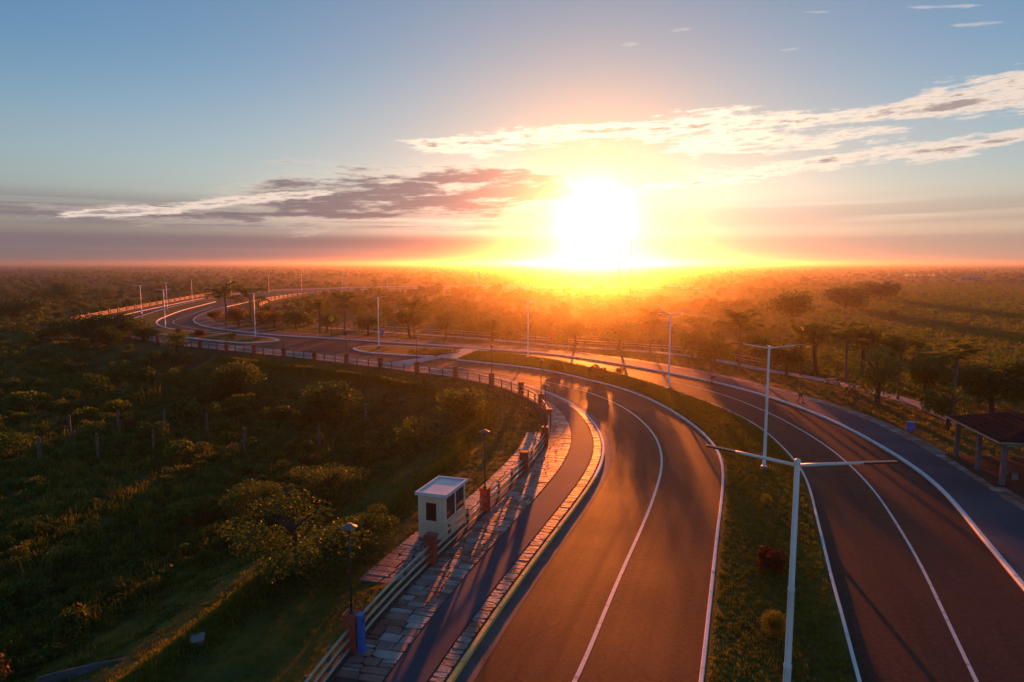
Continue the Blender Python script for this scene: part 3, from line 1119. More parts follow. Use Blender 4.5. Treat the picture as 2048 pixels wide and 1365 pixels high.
# local axes: x along the railing (away from camera), y to the left
def kbox(name, c, s, mat, parent=kiosk, bevel=0.012):
    bm = bmesh.new(); box(bm, c, s, bevel=bevel); return from_bm(name, bm, mat, parent)
hx, hy = KD / 2, KW / 2
kbox('plinth', (0, 0, 0.05), (KD + 0.1, KW + 0.1, 0.10), M_CONC)
for sx in (-1, 1):
    for sy in (-1, 1):
        kbox('corner_post', (sx * (hx - 0.05), sy * (hy - 0.05), 0.10 + KHH / 2), (0.12, 0.12, KHH), M_KIOSK, bevel=0.02)
def ribbed_wall(x0, y0, x1, y1, z0, z1, name):
    """vertical boards between two corners"""
    L = math.hypot(x1 - x0, y1 - y0); n = max(1, int(round(L / 0.14)))
    for i in range(n):
        t = (i + 0.5) / n
        bm = bmesh.new()
        box(bm, (x0 + (x1 - x0) * t, y0 + (y1 - y0) * t, (z0 + z1) / 2), ((L / n - 0.012) if abs(x1 - x0) > abs(y1 - y0) else 0.05, 0.05 if abs(x1 - x0) > abs(y1 - y0) else (L / n - 0.012), z1 - z0), bevel=0.012)
        from_bm(name, bm, M_KIOSK, kiosk)
zt = 0.10 + KHH
xf = -(hx - 0.04)
# front (camera side): boards round a window
wy0, wy1, wz0, wz1 = -0.22, 0.30, 1.05, 1.92
ribbed_wall(xf, -hy + 0.1, xf, wy0, 0.1, zt, 'board')
ribbed_wall(xf, wy1, xf, hy - 0.1, 0.1, zt, 'board')
ribbed_wall(xf, wy0, xf, wy1, 0.1, wz0, 'board')
ribbed_wall(xf, wy0, xf, wy1, wz1, zt, 'board')
def window(c, s, axis):
    w = kbox('window', c, s, M_GLASS, bevel=0.004)
    bm = bmesh.new()
    t = 0.05
    if axis == 'x':
        for dy in (-1, 1): box(bm, (c[0], c[1] + dy * s[1] / 2, c[2]), (0.07, t, s[2] + t), bevel=0.008)
        for dz in (-1, 1): box(bm, (c[0], c[1], c[2] + dz * s[2] / 2), (0.064, s[1] - t, t), bevel=0.008)
    else:
        for dx in (-1, 1): box(bm, (c[0] + dx * s[0] / 2, c[1], c[2]), (t, 0.07, s[2] + t), bevel=0.008)
        for dz in (-1, 1): box(bm, (c[0], c[1], c[2] + dz * s[2] / 2), (s[0] - t, 0.064, t), bevel=0.008)
    from_bm('frame', bm, M_WHITE if axis == 'y' else M_DARK, w)
window((xf, (wy0 + wy1) / 2, (wz0 + wz1) / 2), (0.03, wy1 - wy0, wz1 - wz0), 'x')
# right side (towards the walkway): low boards and two big panes
yr = -(hy - 0.04)
ribbed_wall(-hx + 0.1, yr, hx - 0.1, yr, 0.1, 1.0, 'board')
for k in (0, 1):
    window((-hx + 0.1 + (KD - 0.2) * (0.25 + 0.5 * k), yr, (1.06 + zt - 0.06) / 2), ((KD - 0.2) / 2 - 0.06, 0.03, zt - 1.14), 'y')
ribbed_wall(-hx + 0.1, -yr, hx - 0.1, -yr, 0.1, 1.0, 'board')
for k in (0, 1):
    window((-hx + 0.1 + (KD - 0.2) * (0.25 + 0.5 * k), -yr, (1.06 + zt - 0.06) / 2), ((KD - 0.2) / 2 - 0.06, 0.03, zt - 1.14), 'y')
ribbed_wall(-xf, -hy + 0.1, -xf, hy - 0.1, 0.1, 1.0, 'board')
window((-xf, 0, (1.06 + zt - 0.06) / 2), (0.03, KW - 0.26, zt - 1.14), 'x')
bm = bmesh.new()
box(bm, (0, 0, zt + 0.05), (KD + 0.30, KW + 0.26, 0.10), bevel=0.03)
roof = from_bm('roof', bm, M_KROOF, kiosk)
bm = bmesh.new()
ex, ey = KD + 0.30, KW + 0.26
for sx in (-1, 1): box(bm, (sx * (ex / 2 - 0.07), 0, zt + 0.135), (0.12, ey - 0.02, 0.075), bevel=0.025)
for sy in (-1, 1): box(bm, (0, sy * (ey / 2 - 0.07), zt + 0.133), (ex - 0.27, 0.12, 0.07), bevel=0.025)
from_bm('roof_lip', bm, M_KROOF, roof)
bm = bmesh.new()
lathe(bm, [(0.06, 0), (0.075, 0.02), (0.075, 0.16), (0.05, 0.2)], 10, (xf + 0.1, hy + 0.10, 0.82))
box(bm, (xf + 0.1, hy + 0.02, 0.9), (0.05, 0.14, 0.05))
from_bm('side_lamp', bm, M_DARK, kiosk)

# ------------------------------------------------------------------ street lamps on the islands
def street_lamp():
    root = thing('street_lamp', (0, 0, 0), '', 'street lamp', group='white twin-arm street lamps along the road')
    bm = bmesh.new(); box(bm, (0, 0, 0.14), (0.46, 0.46, 0.28), bevel=0.03)
    from_bm('plinth', bm, M_CONC, root)
    bm = bmesh.new()
    lathe(bm, [(0.19, 0.26), (0.19, 0.285), (0.112, 0.29), (0.108, 2.3), (0.116, 2.33), (0.116, 2.40), (0.094, 2.44), (0.092, 4.62), (0.099, 4.65), (0.099, 4.72), (0.082, 4.76), (0.072, 8.36), (0.05, 8.40)], 14)
    from_bm('pole', bm, M_WHITE, root, smooth=True)
    bm = bmesh.new()
    bmesh.ops.create_uvsphere(bm, u_segments=12, v_segments=8, radius=0.095, matrix=Matrix.Translation((0, 0, 8.40)))
    from_bm('cap', bm, M_WHITE, root, smooth=True)
    for s in (-1, 1):
        bm = bmesh.new()
        tube(bm, [(0.06 * s, 0, 8.30), (0.85 * s, 0, 8.42), (1.66 * s, 0, 8.53)], [0.048, 0.043, 0.038], 10)
        arm = from_bm('arm', bm, M_WHITE, root, smooth=True)
        bm = bmesh.new()
        box(bm, (0, 0, 0), (0.80, 0.20, 0.05), bevel=0.018)
        for v in bm.verts:
            if v.co.x > 0.2: v.co.y *= 0.8
            v.co.x *= s
        bmesh.ops.transform(bm, matrix=Matrix.Translation((2.05 * s, 0, 8.585)) @ Matrix.Rotation(-0.13 * s, 4, 'Y'), verts=bm.verts[:])
        lum = from_bm('luminaire', bm, M_DARK, arm)
    return root


def heading(C, p):
    d, _, al = dist_to(C, [p])
    a, b = at_len(C, al[0] - 1), at_len(C, al[0] + 1)
    return math.atan2(b[1] - a[1], b[0] - a[0])


lamps = [((1568, 1484), 'tall white twin-arm street lamp nearest the camera, foot below the picture', I1a),
         ((1528, 940), 'white twin-arm street lamp in the median behind the nearest one', I1a),
         ((1337, 780), 'white street lamp with a small box near its top under the sun', I1a),
         ((1056, 717), 'white street lamp fading into the glare, fourth along the median', I1a),
         ((758, 696), 'white street lamp on the small island left of the crossing', I2a),
         ((511, 677), 'white street lamp near the pointed tip of the far island', I3a),
         ((331, 659), 'white street lamp with a grey box on the far bend of the island', I3a),
         ((284, 638), 'leftmost white street lamp, standing on the far bend', I3a),
         ((335, 622), 'white street lamp behind the one with the grey box', I3a),
         ((385, 607), 'white street lamp halfway along the orange fence', I3a)]
far_lamps = [((-117, 285), 'far white street lamp at the end of the orange fence'),
             ((-113, 318), 'small far street lamp above the left palm'),
             ((-106, 345), 'small far street lamp directly behind the lamp at the island tip'),
             ((-92, 372), 'tiny street lamp where the far road turns right'),
             ((-72, 395), 'tiny street lamp left of the bluish stretch of far road'),
             ((-20, 408), 'tiny street lamp on the far road below the dark cloud'),
             ((30, 411), 'tiny hazy street lamp on the far road near the sun')]
lamp0 = street_lamp()
lamp_roots = []
for i, (px, lab, C) in enumerate(lamps):
    p = G(*px, 0.14)
    h = heading(C, p)
    loc = (p[0], p[1], 0.13)
    if i == 0:
        lamp0.location = loc; lamp0.rotation_euler = (0, 0, h + math.pi / 2); lamp0['label'] = lab; o = lamp0
    else:
        o = copy_tree(lamp0, loc, h + math.pi / 2, lab)
    lamp_roots.append(o)
for p, lab in far_lamps:
    h = heading(LK, p)
    copy_tree(lamp0, (p[0], p[1], 0.0), h + math.pi / 2, lab)
for i in (2, 6):
    bm = bmesh.new()
    box(bm, (0.05, -0.22, 7.35), (0.42, 0.30, 0.55), bevel=0.03)
    box(bm, (0.0, -0.16, 7.75), (0.10, 0.10, 0.3))
    from_bm('control_box', bm, M_CONC_PALE, lamp_roots[i])
    bm = bmesh.new()
    box(bm, (-0.1, -0.2, 6.75), (0.26, 0.24, 0.36), bevel=0.02)
    from_bm('control_box', bm, M_CONC_PALE, lamp_roots[i])

# ------------------------------------------------------------------ shelter at the right edge
M_ROOFD = material('shelter_roof', (0.030, 0.025, 0.024), 0.95, (0.022, 0.018, 0.017), 2.0, spec=0.05, bump=0.5, bscale=6)
M_FASCIA = material('shelter_fascia', (0.30, 0.25, 0.19), 0.7, (0.22, 0.18, 0.14), 2.0)
M_SOIL = material('red_soil', (0.15, 0.075, 0.045), 0.95, (0.10, 0.055, 0.036), 0.8, bump=0.6, bscale=6, spec=0.05)
sa, sb = np.array(G(2003, 974)), np.array(G(1912, 918))
sdir = (sb - sa) / np.linalg.norm(sb - sa)
sang = math.atan2(sdir[1], sdir[0])
shelter = thing('shelter', (sa[0], sa[1], 0.0), 'open roadside shelter with dark roof on grey posts at the right edge', 'shelter', rz=sang)
SL = float(np.linalg.norm(sb - sa)); SW = 5.2
def sbox(name, c, s, mat, bevel=0.02, parent=None):
    bm = bmesh.new(); box(bm, c, s, bevel=bevel); return from_bm(name, bm, mat, parent or shelter)
M_SPOST = material('shelter_post', (0.14, 0.14, 0.155), 0.8, (0.10, 0.10, 0.11), 2.0)
for x in (0.0, SL / 2, SL):
    for y in (0.0, -SW):
        sbox('post', (x, y, 1.34), (0.26, 0.26, 2.72), M_SPOST)
sbox('floor', (SL / 2, -SW / 2, 0.06), (SL + 1.2, SW + 1.2, 0.2), M_SOIL)
for y in (0.0, -SW): sbox('beam', (SL / 2, y, 2.78), (SL + 0.9, 0.16, 0.18), M_FASCIA)
for x in (-0.3, SL + 0.3): sbox('beam', (x, -SW / 2, 2.78), (0.16, SW - 0.2, 0.18), M_FASCIA)
bm = bmesh.new()
o_ = 0.6
e = [(-o_, o_, 2.86), (SL + o_, o_, 2.86), (SL + o_, -SW - o_, 2.86), (-o_, -SW - o_, 2.86)]
r = [(1.7, -SW / 2, 3.95), (SL - 1.7, -SW / 2, 3.95)]
ev = [bm.verts.new(v) for v in e]; et = [bm.verts.new((v[0], v[1], v[2] + 0.10)) for v in e]; rv = [bm.verts.new(v) for v in r]
bm.faces.new(ev[::-1])
for i in range(4): bm.faces.new((ev[i], ev[(i + 1) % 4], et[(i + 1) % 4], et[i]))
bm.faces.new((et[0], et[1], rv[1], rv[0])); bm.faces.new((et[1], et[2], rv[1])); bm.faces.new((et[2], et[3], rv[0], rv[1])); bm.faces.new((et[3], et[0], rv[0]))
sroof = from_bm('roof', bm, M_ROOFD, shelter)
bm = bmesh.new()
for (a_, b_) in ((e[0], e[1]), (e[1], e[2]), (e[2], e[3]), (e[3], e[0])):
    tube(bm, [(a_[0], a_[1], 2.93), (b_[0], b_[1], 2.93)], 0.075, 4)
from_bm('fascia', bm, M_FASCIA, sroof)
# courses of roofing boards
for k in range(7):
    t = (k + 0.5) / 7.5
    for sgn in (0, 1):
        y = (o_ * (1 - t) + -SW / 2 * t) if sgn == 0 else (-SW - o_) * (1 - t) + -SW / 2 * t
        z = 2.985 + (3.95 - 2.96) * t
        x0, x1 = -o_ * (1 - t) + 1.7 * t, (SL + o_) * (1 - t) + (SL - 1.7) * t
        bm = bmesh.new(); tube(bm, [(x0 + 0.05, y, z), (x1 - 0.05, y, z)], 0.035, 4)
        from_bm('roof_batten', bm, M_ROOFD, sroof)
soil = slab('soil_patch', gl([(1900, 965), (1960, 1000), (2048, 1040), (2250, 1130), (2250, 960), (2060, 905), (1985, 930), (1925, 935)]), -0.02, M_SOIL, 0.06)
tag(soil, kind='structure')
bench = thing('park_bench', (sa[0] + 1.6, sa[1] + 1.5, 0.16), 'low bench under the roof of the roadside shelter', 'bench', rz=sang)
for x in (-0.6, 0.6):
    bm = bmesh.new(); box(bm, (x, 0, 0.21), (0.08, 0.34, 0.42)); from_bm('leg', bm, M_CONC, bench)
for y in (-0.13, 0.0, 0.13):
    bm = bmesh.new(); box(bm, (0, y, 0.44), (1.6, 0.11, 0.04), bevel=0.008); from_bm('slat', bm, M_WOOD, bench)

# ------------------------------------------------------------------ bins in the park
def barrel_bin(px, label, scale=1.0):
    p = G(*px)
    root = thing('park_bin', (p[0], p[1], -0.06), label, 'bin', group='blue barrel bins in the park')
    bm = bmesh.new(); lathe(bm, [(0.05, 0), (0.05, 0.5)], 8); from_bm('post', bm, M_DARK, root)
    bm = bmesh.new()
    lathe(bm, [(0.28, 0.42), (0.31, 0.46), (0.30, 0.62), (0.325, 0.65), (0.30, 0.70), (0.30, 0.90), (0.325, 0.93), (0.31, 0.98), (0.31, 1.16), (0.33, 1.2), (0.31, 1.22)], 18)
    from_bm('barrel', bm, M_BLUE, root, smooth=True)
    bm = bmesh.new(); lathe(bm, [(0.33, 1.2), (0.34, 1.225), (0.33, 1.25), (0.20, 1.28)], 18); from_bm('lid', bm, M_CONC_PALE, root, smooth=True)
    root.scale = (scale,) * 3
    return root


barrel_bin((1820, 872), 'blue barrel bin on a post in the grass near the shelter')
barrel_bin((765, 675), 'small blue bin in the park right behind the island street lamp', 1.3)

# ------------------------------------------------------------------ yellow warning sign
M_YEL = material('sign_yellow', (0.75, 0.52, 0.03), 0.5, (0.68, 0.47, 0.03), 3.0)
p = G(664, 679)
sign = thing('road_sign', (p[0], p[1], 0.1), 'yellow diamond warning sign on a dark post by the far walkway', 'road sign', rz=0.05)
bm = bmesh.new(); tube(bm, [(0, 0, 0), (0, 0, 3.0), (0, 0, 4.3)], 0.05, 8); from_bm('post', bm, M_DARK, sign, smooth=True)
bm = bmesh.new()
box(bm, (0, 0, 0), (0.92, 0.03, 0.92), bevel=0.012)
bmesh.ops.transform(bm, matrix=Matrix.Translation((0, -0.07, 3.75)) @ Matrix.Rotation(math.pi / 4, 4, 'Y'), verts=bm.verts[:])
plate = from_bm('plate', bm, M_YEL, sign)
bm = bmesh.new()   # black curved arrow on the plate
tube(bm, [(-0.12, -0.095, 3.45), (-0.12, -0.095, 3.75), (0.02, -0.095, 3.92), (0.16, -0.095, 4.0)], 0.045, 4)
from_bm('symbol', bm, M_DARK, plate)

# ------------------------------------------------------------------ park: path, low fence, benches
PATH = spline(gl([(640, 655), (760, 664), (900, 673), (1000, 681), (1125, 692), (1200, 697), (1330, 706), (1425, 718), (1475, 729), (1561, 746), (1636, 757), (1711, 775), (1786, 793), (1861, 816), (1930, 850)]), 1.0, 3.0)
M_PATH = material('park_path', (0.40, 0.36, 0.34), 0.8, (0.28, 0.25, 0.235), 0.9, bump=0.3, bscale=6)
strip('path', offset(PATH, 0.95), offset(PATH, -0.95), 0.0, 0.0, M_PATH, down=0.12)
PF = offset(PATH, 2.2)
L_ = arclen(PF)[-1]
pfence = thing('park_fence', (*PF[0], -0.05), 'low park fence with dark posts and pale rails behind the trees', 'fence')
bm = bmesh.new(); tube(bm, [(0, 0, 0), (0, 0, 1.05)], [0.09, 0.08], 6); PPOST = bpy.data.meshes.new('post'); bm.to_mesh(PPOST); bm.free(); PPOST.materials.append(M_BARK)
q = 0.0
qprev = None
while q < L_ - 30:
    pp = at_len(PF, q)
    o = link_mesh('post', PPOST, None, pfence); o.location = (pp[0] - PF[0][0], pp[1] - PF[0][1], 0)
    if qprev is not None and rng.random() > 0.12:
        a_, b_ = at_len(PF, qprev) - PF[0], pp - PF[0]
        for h in (0.5, 0.92):
            bm = bmesh.new(); tube(bm, [(*a_, h + rng.uniform(-0.03, 0.03)), (*b_, h + rng.uniform(-0.03, 0.03))], 0.07, 5)
            from_bm('rail', bm, M_RAIL, pfence)
    qprev = q
    q += 3.4
for k, px in enumerate([(1665, 770), (1700, 782)]):
    p = G(*px)
    b = thing('picnic_table', (p[0], p[1], -0.05), ['small dark picnic table left of the sunlit tree in the park', 'small dark picnic table nearest the sunlit park tree'][k], 'table', rz=0.3 + k)
    for sx in (-0.7, 0.7):
        bm = bmesh.new(); tube(bm, [(sx, -0.5, 0), (sx, 0.25, 0.72)], 0.045, 6); tube(bm, [(sx, 0.5, 0), (sx, -0.25, 0.72)], 0.045, 6); from_bm('leg', bm, M_DARK, b)
    for y in (-0.26, 0, 0.26):
        bm = bmesh.new(); box(bm, (0, y, 0.76), (1.9, 0.23, 0.05), bevel=0.01); from_bm('plank', bm, M_WOOD, b)
    for y in (-0.62, 0.62):
        bm = bmesh.new(); box(bm, (0, y, 0.44), (1.9, 0.24, 0.05), bevel=0.01); box(bm, (0, y * 0.6, 0.39), (0.08, 0.6, 0.05)); from_bm('seat', bm, M_WOOD, b)

# ------------------------------------------------------------------ masts, barn and pond on the plain
def mast(px, top_py, dist, label):
    x = (px - 1024) / FPX * dist
    h = CAM_H + (527.5 - top_py) / FPX * dist
    root = thing('radio_mast', (x, dist, -0.4), label, 'mast', group='thin masts on the horizon')
    legs = [(math.cos(a) * 0.3, math.sin(a) * 0.3) for a in (0.5, 0.5 + 2.094, 0.5 + 4.188)]
    for lx, ly in legs:
        bm = bmesh.new(); tube(bm, [(lx, ly, 0), (lx * 0.5, ly * 0.5, h)], [0.05, 0.035], 5); from_bm('leg', bm, M_DARK, root)
    bm = bmesh.new()
    n = int(h / 1.4)
    for i in range(n):
        z0, z1 = h * i / n, h * (i + 1) / n
        for k in range(3):
            a_, b_ = legs[k], legs[(k + 1) % 3]
            s0, s1 = 1 - 0.5 * i / n, 1 - 0.5 * (i + 1) / n
            tube(bm, [(a_[0] * s0, a_[1] * s0, z0), (b_[0] * s1, b_[1] * s1, z1)], 0.022, 3, cap=False)
    from_bm('bracing', bm, M_DARK, root)
    bm = bmesh.new(); tube(bm, [(0, 0, h - 0.2), (0, 0, h + 1.0)], 0.05, 5); from_bm('antenna', bm, M_DARK, root)


mast(1237, 489, 250, 'left one of two thin masts below the sun')
mast(1260, 480, 252, 'taller right mast of the pair below the sun')
M_BARNW = material('barn_wall', (0.20, 0.17, 0.14), 0.85, (0.15, 0.125, 0.10), 1.0)
M_BARNR = material('barn_roof', (0.30, 0.31, 0.34), 0.5, (0.24, 0.25, 0.28), 0.6)
bp = (402, 600)
barn = thing('barn', (bp[0], bp[1], -0.4), 'small long barn with a grey metal roof on the right plain', 'barn', rz=0.12)
barn.scale = (0.75, 0.75, 0.7)
bm = bmesh.new(); box(bm, (0, 0, 1.6), (20, 7, 3.2)); from_bm('wall', bm, M_BARNW, barn)
bm = bmesh.new()
v = [bm.verts.new(c) for c in ((-10.6, -4.2, 3.0), (10.6, -4.2, 3.0), (10.6, 0, 5.4), (-10.6, 0, 5.4), (10.6, 4.2, 3.0), (-10.6, 4.2, 3.0))]
bm.faces.new((v[0], v[1], v[2], v[3])); bm.faces.new((v[3], v[2], v[4], v[5])); bm.faces.new((v[0], v[3], v[5])); bm.faces.new((v[1], v[4], v[2])); bm.faces.new((v[0], v[5], v[4], v[1]))
from_bm('roof', bm, M_BARNR, barn)
bm = bmesh.new(); box(bm, (-4, -3.52, 1.3), (2.4, 0.1, 2.6)); from_bm('door', bm, M_DARK, barn)
for x in (1, 5, 8):
    bm = bmesh.new(); box(bm, (x, -3.52, 1.8), (1.2, 0.1, 0.9)); from_bm('window', bm, M_GLASS, barn)
M_WATER = material('pond_water', (0.03, 0.035, 0.035), 0.08, (0.04, 0.04, 0.035), 0.2, spec=0.6)
pond = slab('water', [(470, 790), (520, 800), (560, 860), (545, 900), (480, 880), (455, 830)], -0.33, M_WATER, 0.05)
tag(pond, kind='structure')

# ------------------------------------------------------------------ drain and headwall at the foot of the picture
MZ = -1.6
hp = G(396, 1302, -0.4)
hw = thing('drain_headwall', (hp[0], hp[1], -0.62), 'pale concrete drain headwall at the end of the sunlit grass crest', 'drain', rz=0.35)
bm = bmesh.new(); box(bm, (0, 0, 0.36), (0.42, 0.5, 0.72), bevel=0.03); from_bm('wall', bm, M_GUTTER, hw)
bm = bmesh.new(); box(bm, (0, 0, 0.74), (0.50, 0.58, 0.08), bevel=0.02); from_bm('coping', bm, M_CONC, hw)
ch = spline([G(390, 1315, -0.5), G(330, 1325, -0.55), G(250, 1335, -0.7), G(170, 1350, -0.9), G(60, 1380, -1.2)], 0.5, 0)
zc = np.linspace(-0.42, -1.2, len(ch))
bm = bmesh.new()
rows = []
prof = [(-0.65, 0.10), (-0.52, 0.12), (-0.36, -0.22), (0.36, -0.22), (0.52, 0.12), (0.65, 0.10), (0.65, -0.5), (-0.65, -0.5)]
CN = normals(ch)
for i in range(len(ch)):
    rows.append([bm.verts.new((ch[i][0] + CN[i][0] * a, ch[i][1] + CN[i][1] * a, zc[i] + b)) for a, b in prof])
for i in range(len(ch) - 1):
    for k in range(len(prof)):
        k2 = (k + 1) % len(prof)
        bm.faces.new((rows[i][k], rows[i][k2], rows[i + 1][k2], rows[i + 1][k]))
bm.faces.new(rows[0]); bm.faces.new(rows[-1][::-1])
tag(from_bm('drain_channel', bm, M_GUTTER), 'grey concrete drain channel running left from the headwall', 'drain')

# ------------------------------------------------------------------ old piles in the marsh
def gzp(p):
    return float(ground_z(np.array([p]))[0])


PILE_LABELS = ['pale wooden pile in the back row, second of the row from the left edge', 'leftmost wooden pile of the back row in the marsh',
               'wooden pile just behind a shorter one, near the middle of the back row', 'short wooden pile in front of a taller one in the back row',
               'wooden pile of the front row, second from the left edge', 'wooden pile of the front row, third from the left edge',
               'wooden pile closest to the left edge of the picture', 'thin wooden pile at the right end of the front row',
               'reddish wooden pile alone between the back row and the dark marsh trees', 'wooden pile left of the large dark marsh tree',
               'low wooden pile in front of the large dark marsh tree', 'wooden pile farthest back, behind the large dark marsh tree',
               'rightmost wooden pile in the marsh, below the fence']
piles = [(237, 872, 1.6), (141, 880, 1.4), (331, 868, 1.5), (321, 890, 1.2), (197, 935, 1.7), (308, 920, 1.5), (82, 940, 1.6), (490, 915, 1.6), (417, 880, 1.7), (610, 832, 1.6), (640, 905, 1.4), (662, 820, 1.4), (731, 860, 1.7)]
for k, (px, py, h) in enumerate(piles):
    p = G(px, py, -1.9)
    z = gzp(p)
    bm = bmesh.new()
    r_ = rng.uniform(0.11, 0.16)
    tx, ty = rng.uniform(-0.12, 0.12), rng.uniform(-0.12, 0.12)
    tube(bm, [(0, 0, -0.4), (tx * 0.4, ty * 0.4, h * 0.5), (tx, ty, h + 0.55)], [r_ * 1.1, r_, r_ * 0.85], 8)
    for v in bm.verts:
        v.co.x += rng.uniform(-0.012, 0.012); v.co.y += rng.uniform(-0.012, 0.012)
    o = from_bm('wooden_pile', bm, M_WOOD)
    o.location = (p[0], p[1], z)
    tag(o, PILE_LABELS[k], 'pile', 'old piles standing in the marsh')

# ------------------------------------------------------------------ people
M_SKIN = material('skin', (0.24, 0.13, 0.085), 0.6)
M_HAIR = material('hair', (0.015, 0.012, 0.01), 0.6)


def skinned(name, verts, edges, radii, mat, parent, root=0, levels=2):
    me = bpy.data.meshes.new(name)
    me.from_pydata(verts, edges, [])
    o = link_mesh(name, me, mat, parent)
    o.modifiers.new('skin', 'SKIN')
    sv = me.skin_vertices[0].data
    for i, r in enumerate(radii):
        sv[i].radius = (r, r) if not hasattr(r, '__len__') else r
        sv[i].use_root = (i == root)
    s = o.modifiers.new('subsurf', 'SUBSURF'); s.levels = levels; s.render_levels = levels
    return o


def person(loc, rz, joints, shirt, shorts, label):
    """joints: dict of points; x right, y forward, z up"""
    J = joints
    root = thing('person', loc, label, 'person', rz=rz)
    names = ['pelvis', 'waist', 'chest', 'neck', 'head', 'crown', 'shL', 'elL', 'wrL', 'haL', 'shR', 'elR', 'wrR', 'haR', 'hipL', 'knL', 'anL', 'toL', 'hipR', 'knR', 'anR', 'toR']
    V = [J[n] for n in names]
    ix = {n: i for i, n in enumerate(names)}
    E = [('pelvis', 'waist'), ('waist', 'chest'), ('chest', 'neck'), ('neck', 'head'), ('head', 'crown')]
    for s in 'LR':
        E += [('chest', 'sh' + s), ('sh' + s, 'el' + s), ('el' + s, 'wr' + s), ('wr' + s, 'ha' + s), ('pelvis', 'hip' + s), ('hip' + s, 'kn' + s), ('kn' + s, 'an' + s), ('an' + s, 'to' + s)]
    R = {'pelvis': (0.15, 0.11), 'waist': (0.13, 0.10), 'chest': (0.16, 0.12), 'neck': 0.055, 'head': (0.085, 0.10), 'crown': 0.075, 'sh': 0.065, 'el': 0.045, 'wr': 0.033, 'ha': 0.035, 'hip': 0.085, 'kn': 0.06, 'an': 0.042, 'to': 0.04}
    skinned('body', V, [(ix[a], ix[b]) for a, b in E], [R.get(n, R.get(n[:2], R.get(n[:3], 0.05))) for n in names], M_SKIN, root)
    sn = ['waist', 'chest', 'neck', 'shL', 'shR', 'elL', 'elR', 'pelvis']
    SV = [Vector(J[n]) for n in sn]
    SV[2] = SV[1].lerp(SV[2], 0.55)
    SV[5] = SV[3].lerp(SV[5], 0.7); SV[6] = SV[4].lerp(SV[6], 0.7)
    skinned('shirt', [tuple(v) for v in SV], [(7, 0), (0, 1), (1, 2), (1, 3), (1, 4), (3, 5), (4, 6)], [(0.155, 0.12), (0.185, 0.14), 0.085, 0.085, 0.085, 0.075, 0.075, (0.165, 0.13)], shirt, root, 0)
    pn = ['pelvis', 'hipL', 'hipR', 'knL', 'knR']
    PV = [Vector(J[n]) for n in pn]
    PV[3] = PV[1].lerp(PV[3], 0.8); PV[4] = PV[2].lerp(PV[4], 0.8)
    skinned('shorts', [tuple(v) for v in PV], [(0, 1), (0, 2), (1, 3), (2, 4)], [(0.17, 0.135), 0.11, 0.11, 0.09, 0.09], shorts, root, 0)
    bm = bmesh.new()
    hd, cw = Vector(J['head']), Vector(J['crown'])
    bmesh.ops.create_uvsphere(bm, u_segments=12, v_segments=8, radius=0.105, matrix=Matrix.Translation(hd.lerp(cw, 0.75) + Vector((0, -0.025, 0.005))) @ Matrix.Diagonal((0.92, 1.05, 0.85, 1)))
    from_bm('hair', bm, M_HAIR, root, smooth=True)
    for s in (-1, 1):   # shoes
        k = 'L' if s < 0 else 'R'
        a_, t_ = Vector(J['an' + k]), Vector(J['to' + k])
        bm = bmesh.new(); box(bm, tuple(a_.lerp(t_, 0.5) + Vector((0, 0, -0.035))), (0.10, 0.27, 0.085), bevel=0.03)
        from_bm('shoe', bm, M_DARK, root)
    return root


walker = {'pelvis': (0, 0, 0.96), 'waist': (0, 0, 1.12), 'chest': (0, 0.01, 1.38), 'neck': (0, 0.02, 1.53), 'head': (0, 0.05, 1.64), 'crown': (0, 0.04, 1.76),
          'shL': (-0.20, 0.01, 1.45), 'elL': (-0.25, -0.10, 1.19), 'wrL': (-0.24, -0.05, 0.95), 'haL': (-0.23, -0.01, 0.86),
          'shR': (0.20, 0.01, 1.45), 'elR': (0.25, 0.06, 1.18), 'wrR': (0.22, 0.22, 1.00), 'haR': (0.21, 0.28, 0.93),
          'hipL': (-0.10, 0.0, 0.90), 'knL': (-0.10, 0.18, 0.50), 'anL': (-0.10, 0.22, 0.09), 'toL': (-0.10, 0.38, 0.05),
          'hipR': (0.10, 0.0, 0.90), 'knR': (0.10, -0.02, 0.49), 'anR': (0.10, -0.28, 0.13), 'toR': (0.10, -0.14, 0.05)}
M_SHIRT_Y = material('shirt_orange', (0.80, 0.40, 0.05), 0.85)
M_SHORT_D = material('shorts_dark', (0.06, 0.03, 0.03), 0.85)
p = G(1600, 806, KH)
person((p[0], p[1], KH), math.radians(205), walker, M_SHIRT_Y, M_SHORT_D, 'person in an orange shirt and dark shorts walking on the right walkway')

# cyclist at the kerb
p = G(1424, 770)
cy_h = heading(RK, p) 
CYA = cy_h - math.pi / 2
M_SHIRT_B = material('shirt_lilac', (0.30, 0.28, 0.42), 0.85)
rider = {'pelvis': (0, -0.22, 1.02), 'waist': (0, -0.12, 1.16), 'chest': (0, 0.08, 1.38), 'neck': (0, 0.19, 1.51), 'head': (0, 0.25, 1.60), 'crown': (0, 0.26, 1.72),
         'shL': (-0.20, 0.12, 1.43), 'elL': (-0.27, 0.28, 1.20), 'wrL': (-0.25, 0.46, 1.06), 'haL': (-0.24, 0.52, 1.03),
         'shR': (0.20, 0.12, 1.43), 'elR': (0.27, 0.28, 1.20), 'wrR': (0.25, 0.46, 1.06), 'haR': (0.24, 0.52, 1.03),
         'hipL': (-0.10, -0.16, 0.96), 'knL': (-0.12, 0.20, 0.78), 'anL': (-0.12, 0.06, 0.40), 'toL': (-0.12, 0.20, 0.36),
         'hipR': (0.10, -0.16, 0.96), 'knR': (0.12, 0.10, 0.58), 'anR': (0.12, -0.06, 0.20), 'toR': (0.12, 0.09, 0.16)}
cyl = (p[0], p[1], 0.0)
